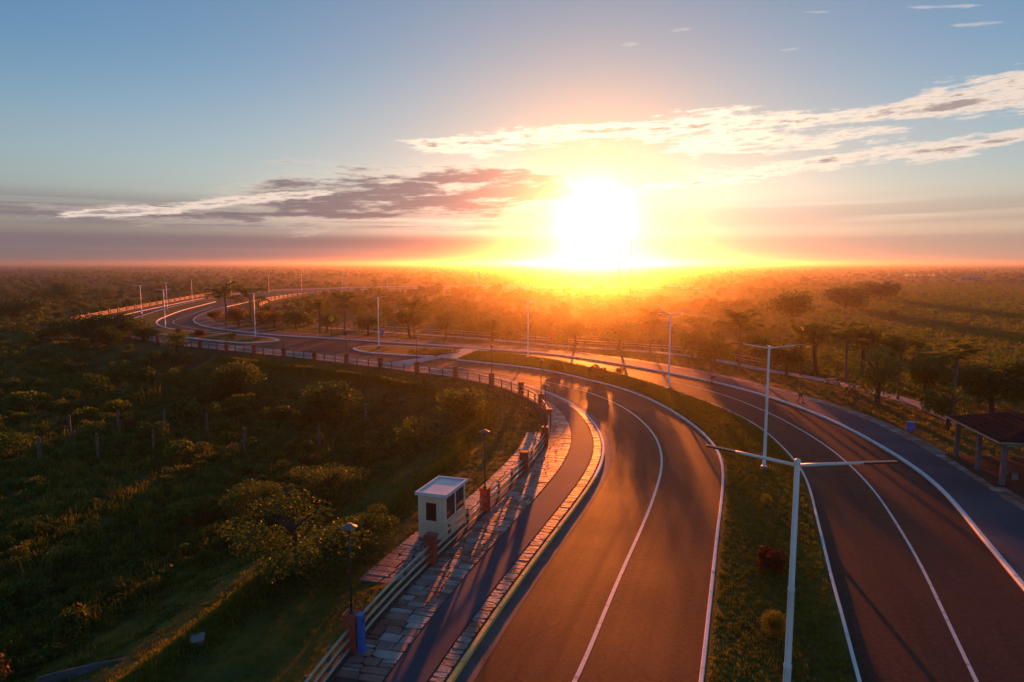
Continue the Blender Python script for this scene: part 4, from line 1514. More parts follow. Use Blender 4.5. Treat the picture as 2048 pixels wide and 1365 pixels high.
person(cyl, CYA, rider, M_SHIRT_B, M_SHORT_D, 'person in a lilac shirt leaning forward on a bicycle by the right kerb')
bike = thing('bicycle', cyl, 'dark bicycle ridden along the right kerb', 'bicycle', rz=CYA)
M_RED = material('bike_orange', (0.45, 0.14, 0.05), 0.4)
def wheel(y):
    bm = bmesh.new()
    n = 24
    tube(bm, [(0, y + 0.34 * math.cos(2 * math.pi * k / n), 0.36 + 0.34 * math.sin(2 * math.pi * k / n)) for k in range(n + 1)], 0.022, 6)
    w = from_bm('wheel', bm, M_DARK, bike)
    bm = bmesh.new()
    for k in range(10):
        a = math.pi * 2 * k / 10
        tube(bm, [(0, y, 0.36), (0, y + 0.33 * math.cos(a), 0.36 + 0.33 * math.sin(a))], 0.006, 3, cap=False)
    tube(bm, [(-0.05, y, 0.36), (0.05, y, 0.36)], 0.03, 6)
    from_bm('spokes', bm, M_WHITE, w)
wheel(-0.52); wheel(0.55)
bm = bmesh.new()
for a_, b_ in (((0, -0.52, 0.36), (0, -0.05, 0.32)), ((0, -0.05, 0.32), (0, -0.2, 0.86)), ((0, -0.2, 0.84), (0, 0.42, 0.84)), ((0, -0.05, 0.32), (0, 0.44, 0.76)), ((0, -0.52, 0.36), (0, -0.2, 0.84)), ((0, 0.40, 0.95), (0, 0.55, 0.36))):
    tube(bm, [a_, b_], 0.022, 6)
from_bm('frame', bm, M_RED, bike)
bm = bmesh.new(); tube(bm, [(-0.27, 0.50, 1.02), (-0.1, 0.42, 1.0), (0.1, 0.42, 1.0), (0.27, 0.50, 1.02)], 0.016, 6); tube(bm, [(0, 0.40, 0.93), (0, 0.42, 1.0)], 0.018, 6); from_bm('handlebar', bm, M_DARK, bike)
bm = bmesh.new(); box(bm, (0, -0.24, 0.90), (0.14, 0.28, 0.06), bevel=0.02); from_bm('saddle', bm, M_DARK, bike)
bm = bmesh.new(); tube(bm, [(-0.12, 0.06, 0.34), (-0.05, -0.05, 0.32), (0.05, -0.05, 0.32), (0.12, -0.1, 0.17)], 0.015, 5); from_bm('cranks', bm, M_DARK, bike)
# ------------------------------------------------------------------ plants
L_DARK = leaf_material('leaf_dark', (0.040, 0.086, 0.018), (0.076, 0.115, 0.028), 0.30, 0.08)
L_MID = leaf_material('leaf_mid', (0.055, 0.105, 0.020), (0.105, 0.140, 0.032), 0.34, 0.1)
L_RUST = leaf_material('leaf_rust', (0.105, 0.080, 0.022), (0.140, 0.085, 0.026), 0.42)
L_RED = leaf_material('leaf_red', (0.085, 0.022, 0.014), (0.15, 0.036, 0.018), 0.4)
L_PALM = leaf_material('leaf_palm', (0.050, 0.080, 0.018), (0.095, 0.105, 0.026), 0.42)
L_BALL = leaf_material('leaf_topiary', (0.085, 0.105, 0.018), (0.15, 0.15, 0.028), 0.52)
L_GRASS = leaf_material('grass_blade', (0.085, 0.108, 0.017), (0.15, 0.150, 0.028), 0.36, 0.08)
L_MEADOW = leaf_material('meadow_blade', (0.058, 0.125, 0.026), (0.10, 0.165, 0.042), 0.4, 0.05)
L_REED = leaf_material('reed_blade', (0.070, 0.078, 0.022), (0.110, 0.110, 0.035), 0.3, 0.05)


def leaf_cloud(name, clumps, n, size, seed, mat, flat=0.0, inner=0.25, hemi=0.0):
    """many small leaf faces spread over and through a set of ellipsoid clumps"""
    r = np.random.default_rng(seed)
    C = np.array([c[:3] for c in clumps]); R = np.array([c[3:6] for c in clumps])
    R = R.astype(float); C = C.astype(float)
    wgt = (R[:, 0] * R[:, 1] + R[:, 0] * R[:, 2]); wgt /= wgt.sum()
    k = r.choice(len(clumps), n, p=wgt)
    d = r.normal(size=(n, 3)); d /= np.linalg.norm(d, axis=1)[:, None]
    if hemi: d[:, 2] = np.where(d[:, 2] < -hemi, -d[:, 2], d[:, 2])
    rad = np.where(r.random(n) < inner, r.uniform(0.3, 0.85, n), r.normal(0.97, 0.085, n))
    P = C[k] + d * R[k] * rad[:, None]
    nrm = d * 0.6 + r.normal(size=(n, 3)) * 0.8
    nrm[:, 2] += flat
    nrm /= np.linalg.norm(nrm, axis=1)[:, None]
    t = np.cross(nrm, r.normal(size=(n, 3))); t /= np.linalg.norm(t, axis=1)[:, None] + 1e-9
    b = np.cross(nrm, t)
    L = size * r.uniform(0.6, 1.35, n)[:, None]
    V = np.stack([P - t * L * 0.5, P + b * L * 0.28 + nrm * L * 0.06, P + t * L * 0.55, P - b * L * 0.28 + nrm * L * 0.06], 1).reshape(-1, 3)
    me = bpy.data.meshes.new(name)
    me.vertices.add(4 * n); me.vertices.foreach_set('co', V.ravel())
    me.loops.add(4 * n); me.loops.foreach_set('vertex_index', np.arange(4 * n, dtype=np.int32))
    me.polygons.add(n); me.polygons.foreach_set('loop_start', np.arange(0, 4 * n, 4, dtype=np.int32))
    me.polygons.foreach_set('loop_total', np.full(n, 4, dtype=np.int32))
    me.update(calc_edges=True)
    me.materials.append(mat)
    return me


def clumps_for(seed, n, spread, rmin, rmax, squash=0.75, zc=0.0, top=0.6):
    r = random.Random(seed)
    out = []
    for i in range(n):
        a = r.uniform(0, 2 * math.pi); q = spread * math.sqrt(r.random())
        rr = r.uniform(rmin, rmax)
        out.append((math.cos(a) * q, math.sin(a) * q, zc + r.uniform(-top, top) * (1 - 0.5 * q / max(spread, 1e-6)), rr, rr * r.uniform(0.8, 1.15), rr * squash * r.uniform(0.8, 1.15)))
    return out


def tuft(name, blades, h, spread, width, seed, mat, lean=0.5):
    r = random.Random(seed)
    V, Fc = [], []
    for i in range(blades):
        a = r.uniform(0, 6.283); q = spread * math.sqrt(r.random())
        x, y = math.cos(a) * q, math.sin(a) * q
        b = r.uniform(0, 6.283); hh = h * r.uniform(0.55, 1.15); ln = r.uniform(0.1, lean) * hh
        wx, wy = -math.sin(b) * width, math.cos(b) * width
        o = len(V)
        V += [(x - wx, y - wy, 0), (x + wx, y + wy, 0), (x + math.cos(b) * ln * 0.4 + wx * 0.7, y + math.sin(b) * ln * 0.4 + wy * 0.7, hh * 0.6), (x + math.cos(b) * ln * 0.4 - wx * 0.7, y + math.sin(b) * ln * 0.4 - wy * 0.7, hh * 0.6), (x + math.cos(b) * ln, y + math.sin(b) * ln, hh)]
        Fc += [(o, o + 1, o + 2, o + 3), (o + 3, o + 2, o + 4)]
    me = bpy.data.meshes.new(name)
    me.from_pydata(V, [], Fc); me.update(); me.materials.append(mat)
    return me


def scatter(name, protos, P, scale, label, yaw=None, pick=None, squash=None):
    """one object of plant cover: copies of a few plants set on points by geometry nodes"""
    n = len(P)
    col = bpy.data.collections.new(name + '_plants')
    for i, me in enumerate(protos):
        col.objects.link(bpy.data.objects.new('%s_kind_%02d' % (name, i), me))
    me = bpy.data.meshes.new(name)
    me.vertices.add(n); me.vertices.foreach_set('co', np.asarray(P, np.float32).ravel())
    at = me.attributes.new('size', 'FLOAT_VECTOR', 'POINT')
    sc = np.repeat(np.asarray(scale, np.float32)[:, None], 3, 1)
    if squash is not None: sc[:, 2] *= squash
    at.data.foreach_set('vector', sc.ravel())
    at = me.attributes.new('turn', 'FLOAT_VECTOR', 'POINT')
    tr = np.zeros((n, 3), np.float32); tr[:, 2] = nrng.uniform(0, 6.283, n) if yaw is None else yaw
    at.data.foreach_set('vector', tr.ravel())
    at = me.attributes.new('pick', 'INT', 'POINT')
    at.data.foreach_set('value', (nrng.integers(0, len(protos), n) if pick is None else pick).astype(np.int32))
    o = bpy.data.objects.new(name, me); COL.objects.link(o)
    ng = bpy.data.node_groups.new(name + '_nodes', 'GeometryNodeTree')
    ng.interface.new_socket('Geometry', in_out='INPUT', socket_type='NodeSocketGeometry')
    ng.interface.new_socket('Geometry', in_out='OUTPUT', socket_type='NodeSocketGeometry')
    N = ng.nodes
    gi, go = N.new('NodeGroupInput'), N.new('NodeGroupOutput')
    ip = N.new('GeometryNodeInstanceOnPoints')
    ci = N.new('GeometryNodeCollectionInfo')
    ci.inputs['Collection'].default_value = col
    ci.inputs['Separate Children'].default_value = True
    ci.inputs['Reset Children'].default_value = True
    def attr(nm, tp):
        a = N.new('GeometryNodeInputNamedAttribute'); a.data_type = tp; a.inputs['Name'].default_value = nm
        return a.outputs['Attribute']
    ng.links.new(gi.outputs[0], ip.inputs['Points'])
    ng.links.new(ci.outputs[0], ip.inputs['Instance'])
    ip.inputs['Pick Instance'].default_value = True
    ng.links.new(attr('pick', 'INT'), ip.inputs['Instance Index'])
    e2r = N.new('FunctionNodeEulerToRotation')
    ng.links.new(attr('turn', 'FLOAT_VECTOR'), e2r.inputs[0])
    ng.links.new(e2r.outputs[0], ip.inputs['Rotation'])
    ng.links.new(attr('size', 'FLOAT_VECTOR'), ip.inputs['Scale'])
    ng.links.new(ip.outputs[0], go.inputs[0])
    md = o.modifiers.new('plants', 'NODES'); md.node_group = ng
    tag(o, label, kind='stuff')
    return o


# ---- masks
def road_dist(P):
    a, _, _ = dist_to(resample(LK, 3.0), P)
    b, _, _ = dist_to(resample(RK, 3.0), P)
    return np.minimum(a, b)


road_poly = np.vstack([resample(LK, 3.0), resample(RK, 3.0)[::-1]])
lawn_poly = np.array(gl([(1790, 600), (1810, 576), (1900, 568), (2200, 566), (2300, 700), (2048, 735), (1960, 700), (1880, 660)]))
park_poly = np.vstack([resample(OR_, 4.0)[:60], resample(PATH, 4.0)[::-1] * 1.0]) if False else None
PATHc = resample(PATH, 4.0)


def side_info(P):
    d, s, al = dist_to(resample(FL, 3.0), P)
    return np.where(s > 0, d, -d), al


# ---- low scrub over the marsh and the plain
sh = []
for i in range(5):
    mat = (L_DARK, L_MID, L_DARK, L_MID, L_RUST)[i]
    sh.append(leaf_cloud('shrub', clumps_for(40 + i, 7, 0.62, 0.34, 0.55, 0.8, 0.42, 0.25), 420, 0.20, 60 + i, mat, hemi=0.5))
sh.append(tuft('reed', 34, 1.15, 0.55, 0.022, 5, L_REED, 0.5))
for i in range(2):
    sh.append(leaf_cloud('round_bush', clumps_for(80 + i, 12, 0.62, 0.30, 0.5, 0.9, 0.75, 0.45), 620, 0.16, 66 + i, (L_DARK, L_MID)[i], hemi=0.7))

NC = 26000
yy = 18 * np.exp(nrng.random(NC) * math.log(3200 / 18))
xx = yy * nrng.uniform(-1.0, 1.0, NC)
P2 = np.stack([xx, yy], 1)
sgn, al = side_info(P2)
marsh = (sgn > np.where(al > 112, 6.5, 12.3)) & ~inside(road_poly, P2) & (road_dist(P2) > 9)
dp, sp, _ = dist_to(PATHc, P2)
behind = (sgn < 0) & ~inside(road_poly, P2) & (road_dist(P2) > 13) & (sp > 0) & (dp > 4)
beyond = (P2[:, 1] > 440)
keep = marsh | behind | beyond
keep &= ~inside(lawn_poly, P2)
right_open = (P2[:, 0] / P2[:, 1] > 0.40) & (P2[:, 1] < 420)
keep &= ~right_open | (nrng.random(NC) < 0.14)
# clearings: patches of low grass among the scrub
def vnoise(P, f, ph):
    return np.sin(P[:, 0] * f + ph) * np.cos(P[:, 1] * f * 0.8 - ph * 1.7) + 0.5 * np.sin(P[:, 0] * f * 2.3 + P[:, 1] * f * 1.9 + ph * 3)
clear = vnoise(P2, 0.06, 1.0) + 0.5 * vnoise(P2, 0.21, 2.0)
keep &= (clear > -1.0) | (nrng.random(NC) < 0.25)
clear2 = vnoise(P2, 0.014, 0.4) + 0.4 * vnoise(P2, 0.037, 1.1)
keep &= (clear2 > -0.55) | (P2[:, 1] < 130) | (nrng.random(NC) < 0.22)
P2 = P2[keep]; clear = clear[keep]; sgn = sgn[keep]
yy = P2[:, 1]
size = np.clip(np.sqrt(14 * yy / 1750) * 1.25, 0.7, 6.0) * np.exp(nrng.normal(-0.12, 0.42, len(P2)))
size *= np.clip(0.8 + 0.25 * clear, 0.55, 1.4)
size = np.minimum(size, np.where(yy < 330, 2.4, 2.9))
bank_edge = (sgn > 0) & (sgn < 17) & (yy < 120)
size = np.where(bank_edge, size * 0.7, size)
size = np.where((P2[:, 0] / P2[:, 1] > 0.36) & (yy < 330), size * 0.6, size)
pk = nrng.choice(len(sh), len(P2), p=[0.17, 0.17, 0.13, 0.13, 0.07, 0.13, 0.10, 0.10])
z = ground_z(P2) - 0.05
scatter('scrub', sh, np.column_stack([P2, z]), size, 'dark green and rust scrub covering the marsh and the plain', pick=pk, squash=nrng.uniform(0.7, 1.15, len(P2)))

# low ground cover between the bushes, near part of the marsh
NG = 16000
gy_ = 16 * np.exp(nrng.random(NG) * math.log(190 / 16))
gx_ = gy_ * nrng.uniform(-1.0, 0.35, NG)
P3 = np.stack([gx_, gy_], 1)
s3, _ = side_info(P3)
k3 = (s3 > 9.5) & ~inside(road_poly, P3)
P3 = P3[k3]
gt = [tuft('marsh_grass', 16, 0.55, 0.32, 0.022, 20 + i, (L_GRASS, L_REED, L_GRASS)[i], 0.7) for i in range(3)]
gt.append(leaf_cloud('marsh_herb', clumps_for(90, 4, 0.4, 0.25, 0.4, 0.6, 0.2, 0.1), 90, 0.16, 91, L_DARK))
scatter('marsh_grass', gt, np.column_stack([P3, ground_z(P3) - 0.02]), np.clip(0.6 + P3[:, 1] * 0.009, 0.6, 2.0) * nrng.uniform(0.6, 1.3, len(P3)), 'rough marsh grass between the bushes')

# mown grass: median islands, the bank, the park
def strip_points(A, B, n, lo=0.05, hi=0.95):
    s = arclen(A)
    q = nrng.random(n) * s[-1]; t = nrng.uniform(lo, hi, n)
    a = at_len(A, q); i = np.interp(q, s, np.arange(len(s)))
    b = np.stack([np.interp(i, np.arange(len(B)), B[:, j]) for j in range(2)], 1)
    return a * (1 - t[:, None]) + b * t[:, None]


lawn = [tuft('lawn_tuft', 9, 0.13, 0.12, 0.010, 30 + i, L_GRASS, 0.8) for i in range(3)]
q1 = strip_points(I1a, I1b, 20000, 0.04, 0.96)
scatter('median_grass', lawn, np.column_stack([q1, np.full(len(q1), 0.138)]), np.clip(0.7 + q1[:, 1] * 0.012, 0.8, 2.2) * nrng.uniform(0.5, 1.3, len(q1)), 'short yellow-green grass on the median')
qv = nrng.uniform(q_v0 + 0.5, 110, 24000); dv = np.concatenate([nrng.uniform(0.6, 13.5, 15000), nrng.normal(6.2, 0.7, 9000)])
dv = np.clip(dv, 0.6, 13.5)
dv = np.where(dv > 5, dv + 0.5 * np.sin(qv * 0.21) + 0.3 * np.sin(qv * 0.53 + 1.0), dv)
on_pad = ((qv > q_k - 5.4) & (qv < q_k + 3.8) & (dv < 2.7)) | ((qv >= q_k + 3.6) & (qv < q_k + 24.2) & (dv < 2.1))
qv, dv = qv[~on_pad], dv[~on_pad]
c = at_len(FL, qv); nn = np.stack([np.interp(qv, FS, FN[:, j]) for j in range(2)], 1)
pv_ = c + nn * dv[:, None]
crest = np.exp(-((dv - 6.2) / 1.2) ** 2)
scatter('bank_grass', lawn, np.column_stack([pv_, verge_z(dv, qv) - 0.01]), np.clip(0.8 + pv_[:, 1] * 0.010, 0.9, 2.0) * nrng.uniform(0.5, 1.2, len(qv)) * (1 + 0.7 * crest), 'short grass on the bank left of the railing')
# park lawn on the right
NPk = 16000
py_ = 36 * np.exp(nrng.random(NPk) * math.log(150 / 36)); px_ = py_ * nrng.uniform(-0.45, 0.95, NPk)
P4 = np.stack([px_, py_], 1)
dO, sO, _ = dist_to(resample(OR_, 2.0), P4)
k4 = (sO < 0) & (dO > 1.3) & (dist_to(PATHc, P4)[0] > 1.2) & (~inside(gl([(1900, 965), (1960, 1000), (2048, 1040), (2250, 1130), (2250, 960), (2060, 905), (1985, 930), (1925, 935)]), P4))
P4 = P4[k4]
scatter('park_grass', lawn, np.column_stack([P4, np.full(len(P4), -0.075)]), np.clip(0.9 + P4[:, 1] * 0.016, 1.0, 3.0) * nrng.uniform(0.5, 1.3, len(P4)), 'olive park grass beside the right walkway')

# tall grass of the open plain on the right
NO = 15000
oy = 70 * np.exp(nrng.random(NO) * math.log(560 / 70)); ox = oy * nrng.uniform(0.33, 1.0, NO)
P5 = np.stack([ox, oy], 1)
d5, s5, _ = dist_to(PATHc, P5)
P5 = P5[(s5 > 0) & (d5 > 3)]
scatter('plain_grass', [tuft('plain_grass', 22, 0.5, 0.5, 0.03, 70 + i, (L_MEADOW, L_GRASS)[i], 0.6) for i in range(2)], np.column_stack([P5, ground_z(P5) - 0.02]), np.clip(0.5 + P5[:, 1] * 0.004, 0.6, 1.8) * nrng.uniform(0.6, 1.3, len(P5)), 'tall green grass of the open plain on the right')

# ---- single trees
CROWNS = {}
def crown(kind, v):
    key = (kind, v)
    if key in CROWNS: return CROWNS[key]
    s = 200 + v * 7 + sum(map(ord, kind))
    if kind == 'round':
        cl = clumps_for(s, 22, 0.66, 0.24, 0.46, 0.9, 0.0, 0.62); me = leaf_cloud('crown', cl, 3400, 0.10, s, L_MID if v % 2 else L_DARK)
    elif kind == 'flat':
        cl = clumps_for(s, 26, 0.80, 0.20, 0.36, 0.75, 0.0, 0.5); me = leaf_cloud('crown', cl, 3200, 0.095, s, L_MID if v % 2 else L_DARK, flat=0.6)
    elif kind == 'fine':
        cl = clumps_for(s, 40, 0.80, 0.13, 0.30, 0.85, 0.0, 0.75); me = leaf_cloud('crown', cl, 9000, 0.052, s, L_DARK, inner=0.3)
    elif kind == 'loose':
        cl = clumps_for(s, 30, 0.80, 0.15, 0.32, 0.85, 0.0, 0.8); me = leaf_cloud('crown', cl, 2800, 0.095, s, L_MID, inner=0.35)
    else:
        cl = clumps_for(s, 12, 0.55, 0.3, 0.5, 1.0, 0.0, 0.6); me = leaf_cloud('crown', cl, 2200, 0.11, s, L_RUST)
    CROWNS[key] = me
    return me


TRUNKS = {}
def trunk_mesh(v):
    if v in TRUNKS: return TRUNKS[v]
    r = random.Random(500 + v)
    bm = bmesh.new()
    lx, ly = r.uniform(-0.08, 0.08), r.uniform(-0.08, 0.08)
    tube(bm, [(0, 0, -0.06), (lx * 0.5, ly * 0.5, 0.28), (lx, ly, 0.55), (lx * 1.6, ly * 1.4, 0.72)], [0.048, 0.034, 0.024, 0.006], 8)
    for i in range(6):
        a = r.uniform(0, 6.28); z = r.uniform(0.36, 0.6); q = r.uniform(0.18, 0.32)
        x0, y0 = lx * z / 0.55, ly * z / 0.55
        tube(bm, [(x0, y0, z), (x0 + math.cos(a) * q * 0.5, y0 + math.sin(a) * q * 0.5, z + 0.12), (x0 + math.cos(a) * q, y0 + math.sin(a) * q, z + r.uniform(0.2, 0.3))], [0.018, 0.012, 0.004], 5)
    me = bpy.data.meshes.new('trunk'); bmesh.ops.recalc_face_normals(bm, faces=bm.faces[:]); bm.to_mesh(me); bm.free()
    me.materials.append(M_BARK)
    TRUNKS[v] = me
    return me


def tree(px, py, h, w, kind, label, v=0, z=None, group=None, name='tree', crown_h=None, zc=None):
    zz = -0.08 if z is None else z
    p = G(px, py, zz)
    if z is not None: zz = gzp(p)
    root = thing(name, (p[0], p[1], zz), label, 'tree', rz=rng.uniform(0, 6.28), group=group)
    ch = (crown_h or h * 0.34) * 1.22
    ch = max(min(ch, h * 0.48), w * 0.30)
    h = max(h, ch * 1.75)
    t = link_mesh('trunk', trunk_mesh(v % 4), None, root); t.scale = (h * 1.0, h * 1.0, h)
    c = link_mesh('crown', crown(kind, v), None, root)
    c.location = (0, 0, zc if zc else h - ch * 1.0); c.scale = (w / 2, w / 2 * rng.uniform(0.85, 1.1), ch)
    return root


PG = 'trees of the roadside park'
tree(1755, 814, 6.2, 5.0, 'loose', 'loose leafy park tree with sunlit sparkling leaves right of centre', 1, group=PG, crown_h=2.7)
tree(1727, 742, 7.0, 5.6, 'round', 'flat-topped dense tree behind the sparkling park tree', 2, group=PG, crown_h=2.3)
tree(1826, 752, 5.6, 3.2, 'flat', 'slim park tree with bare trunk and small crown', 0, group=PG, crown_h=1.2)
tree(1572, 752, 4.8, 6.0, 'round', 'low dark round tree behind the second street lamp', 0, group=PG, crown_h=2.0)
tree(1632, 748, 7.6, 4.6, 'loose', 'tall thin-trunked park tree right of the second street lamp', 3, group=PG, crown_h=2.0)
tree(1893, 862, 4.6, 4.4, 'loose', 'olive tree in front of the shelter roof', 2, group=PG, crown_h=2.0)
tree(1985, 828, 6.0, 8.0, 'round', 'broad dark tree behind the shelter', 4, group=PG, crown_h=2.6)
tree(2062, 826, 6.4, 8.0, 'round', 'dark tree cut by the right edge of the picture', 6, group=PG, crown_h=2.8)
tree(1912, 800, 5.6, 5.4, 'loose', 'tree with one bright yellow tip left of the shelter', 5, group=PG, crown_h=2.4)
tree(1850, 790, 4.2, 5.2, 'round', 'dark bushy tree over the park path near the blue bin', 8, group=PG, crown_h=1.9)
tree(1430, 735, 4.6, 5.4, 'round', 'hazy round tree beyond the cyclist', 1, group=PG, crown_h=2.0)
tree(1385, 716, 5.2, 6.2, 'round', 'hazy orange tree right of the boxed street lamp', 3, group=PG, crown_h=2.1)
tree(1510, 728, 5.4, 5.0, 'flat', 'hazy spreading tree left of the second street lamp', 1, group=PG, crown_h=1.6)
tree(1240, 702, 5.6, 7.0, 'round', 'hazy tree in the brightest glare below the sun', 5, group=PG)
tree(1150, 695, 5.0, 6.0, 'flat', 'hazy low tree right of the fourth street lamp', 2, group=PG)
tree(985, 684, 5.4, 6.4, 'round', 'orange hazy tree left of the fourth street lamp', 7, group=PG)
tree(892, 680, 5.6, 6.0, 'loose', 'orange tree with open crown beyond the crossing', 7, group=PG)
tree(820, 676, 6.6, 5.6, 'flat', 'orange-brown tree right of the island street lamp', 4, group=PG)
tree(737, 672, 5.4, 8.0, 'round', 'broad dark round tree left of the island street lamp', 9, group=PG, crown_h=2.1)
tree(655, 664, 4.8, 6.6, 'round', 'dark round tree behind the yellow warning sign', 2, group=PG, crown_h=2.0)
tree(593, 660, 5.2, 7.6, 'round', 'dark bushy tree left of the yellow warning sign', 4, group=PG, crown_h=2.3)
tree(548, 655, 4.6, 6.0, 'rust', 'rusty brown bushy tree under the far fence', 1, group=PG, crown_h=2.2)
tree(478, 654, 5.0, 6.0, 'rust', 'rusty shrub tree between the two left palms', 2, group=PG, crown_h=2.2)
tree(525, 648, 3.6, 6.0, 'rust', 'low rusty bush right of the island-tip lamp', 3, group=PG, crown_h=1.8)
tree(430, 640, 3.0, 5.0, 'rust', 'low rusty bush at the foot of the left palm', 4, group=PG, crown_h=1.6)
tree(1582, 648, 9.0, 12.5, 'round', 'big hazy dome-shaped tree far behind the second street lamp', 8, group=PG, crown_h=4.0)
tree(1690, 618, 7.0, 16.0, 'round', 'far dark tree clump left of the open grassland', 6, group=PG, crown_h=4.0)
tree(1760, 600, 7.0, 18.0, 'round', 'far dark tree clump at the corner of the open grassland', 0, group=PG, crown_h=4.2)

MG = 'trees and bushes of the marsh'
tree(597, 1168, 4.4, 7.6, 'fine', 'spreading dark tree on the bank left of the near lamp', 6, z=-0.6, group=MG, crown_h=1.7)
tree(735, 1110, 2.6, 3.4, 'fine', 'small loose tree on the bank left of the kiosk', 9, z=-0.5, group=MG, crown_h=1.2)
tree(655, 1010, 3.4, 5.8, 'fine', 'dark marsh tree with lit tips behind the bank tree', 8, z=-1.8, group=MG, crown_h=1.4)
tree(520, 1060, 3.0, 5.0, 'fine', 'dark marsh bush left of the bank tree', 10, z=-1.8, group=MG, crown_h=1.5)
tree(655, 850, 5.0, 7.4, 'round', 'large dark marsh tree among the piles', 12, z=-1.8, group=MG, crown_h=2.3)
tree(480, 800, 5.4, 8.0, 'round', 'wide dark marsh tree below the far railing', 10, z=-1.8, group=MG, crown_h=2.4)
tree(925, 862, 3.6, 5.6, 'round', 'rounded orange-lit bush inside the curve of the walkway', 11, z=-1.7, group=MG, crown_h=1.8)
tree(835, 905, 3.4, 4.4, 'loose', 'olive bush with feathery lit top left of the walkway curve', 11, z=-1.7, group=MG, crown_h=1.8)
tree(240, 690, 5.4, 11.0, 'round', 'dark tree hiding the bend of the road on the left', 12, z=-1.5, group=MG, crown_h=2.5)
tree(185, 698, 4.6, 11.0, 'round', 'low dark tree left of the hidden road bend', 10, z=-1.6, group=MG, crown_h=2.2)
tree(355, 722, 3.6, 5.0, 'loose', 'yellowish bush just below the far railing', 13, z=-1.6, group=MG, crown_h=1.8)
tree(215, 704, 3.4, 7.0, 'round', 'low dark bush in front of the hidden road bend', 12, z=-1.6, group=MG, crown_h=1.9)
tree(290, 700, 3.2, 6.0, 'round', 'low bush where the near railing disappears', 10, z=-1.6, group=MG, crown_h=1.8)
tree(120, 690, 4.2, 9.0, 'round', 'wide dark bush left of the end of the orange fence', 14, z=-1.6, group=MG, crown_h=2.2)
tree(40, 640, 8.0, 16.0, 'flat', 'broad green tree at the left edge below the horizon', 14, z=-1.6, group=MG, crown_h=3.0)
tree(120, 600, 8.0, 18.0, 'round', 'far dark tree left of the orange fence', 14, z=-1.6, group=MG, crown_h=3.4)

# ---- palms
def frond_mesh(seed):
    r = random.Random(seed)
    V, Fc = [], []
    n = 15
    for i in range(n):
        t = i / (n - 1)
        x = 1.0 * math.sin(t * 1.35) / math.sin(1.35) * 0.95
        z = 0.34 * math.sin(t * 2.2) - 0.42 * t * t
        if i < n - 1:
            t2 = (i + 1) / (n - 1)
            x2 = math.sin(t2 * 1.35) / math.sin(1.35) * 0.95; z2 = 0.34 * math.sin(t2 * 2.2) - 0.42 * t2 * t2
            o = len(V); w = 0.012 * (1 - t) + 0.003
            V += [(x, -w, z), (x, w, z), (x2, w, z2), (x2, -w, z2)]; Fc.append((o, o + 1, o + 2, o + 3))
        if i > 1:
            ln = 0.30 * math.sin(math.pi * (0.12 + 0.86 * t)) + 0.05
            for s in (-1, 1):
                o = len(V); dx = 0.55 * ln; dz = -0.35 * ln + r.uniform(-0.03, 0.03)
                V += [(x - 0.02, 0, z), (x + 0.022, 0, z), (x + dx * 0.55 + 0.02, s * ln * 0.6, z + dz * 0.35), (x + dx, s * ln, z + dz)]
                Fc += [(o, o + 1, o + 2, o + 3)]
    me = bpy.data.meshes.new('frond'); me.from_pydata(V, [], Fc); me.update(); me.materials.append(L_PALM)
    return me


FRONDS = [frond_mesh(i) for i in range(4)]
M_PTRUNK = material('palm_trunk', (0.16, 0.12, 0.085), 0.9, (0.10, 0.075, 0.055), 5.0, bump=0.6, bscale=14)
bm = bmesh.new()
tube(bm, [(0.012 * math.sin(i * 0.5), 0.01 * i / 14, -0.05 + 1.05 * i / 14) for i in range(15)], [(0.045 if i == 0 else 0.030 + 0.004 * (i % 2)) for i in range(15)], 9)
PTRUNK = bpy.data.meshes.new('trunk'); bmesh.ops.recalc_face_normals(bm, faces=bm.faces[:]); bm.to_mesh(PTRUNK); bm.free(); PTRUNK.materials.append(M_PTRUNK)


def palm(px, py, h, fr, label, n=15):
    p = G(px, py, -0.08)
    root = thing('palm_tree', (p[0], p[1], -0.08), label, 'palm', rz=rng.uniform(0, 6.28), group='palms of the roadside park')
    t = link_mesh('trunk', PTRUNK, None, root); t.scale = (h * 0.8 + 1, h * 0.8 + 1, h)
    for i in range(n):
        f = link_mesh('frond', FRONDS[i % 4], None, root)
        f.location = (0.012 * h * 0.5, 0.01 * h, h * 0.985)
        up = rng.uniform(-0.75, 0.35) if i % 3 else rng.uniform(-1.15, -0.6)
        f.rotation_euler = (rng.uniform(-0.2, 0.2), up, 2.399 * i + rng.uniform(-0.2, 0.2))
        f.scale = (fr * rng.uniform(0.85, 1.12),) * 3
    return root


palm(453, 657, 6.4, 4.4, 'left palm with drooping fronds inside the far bend')
palm(503, 656, 6.0, 4.2, 'palm behind the street lamp at the island tip')
palm(690, 671, 6.0, 3.9, 'tall palm standing between the sign and the island lamp')
palm(828, 679, 4.8, 3.2, 'orange hazy palm beyond the small island')
palm(1478, 738, 5.4, 3.4, 'hazy golden palm left of the second street lamp')
palm(1600, 752, 4.2, 2.8, 'small palm behind the walking person')
palm(1905, 838, 5.2, 2.8, 'palm with a sunlit top left of the shelter')
palm(1690, 765, 5.0, 2.9, 'green palm behind the picnic tables in the park')
palm(1795, 800, 4.6, 2.7, 'palm beside the park path left of the blue bin')
palm(640, 668, 4.6, 3.0, 'palm left of the yellow warning sign')
palm(1300, 708, 4.6, 3.0, 'hazy palm left of the boxed street lamp')

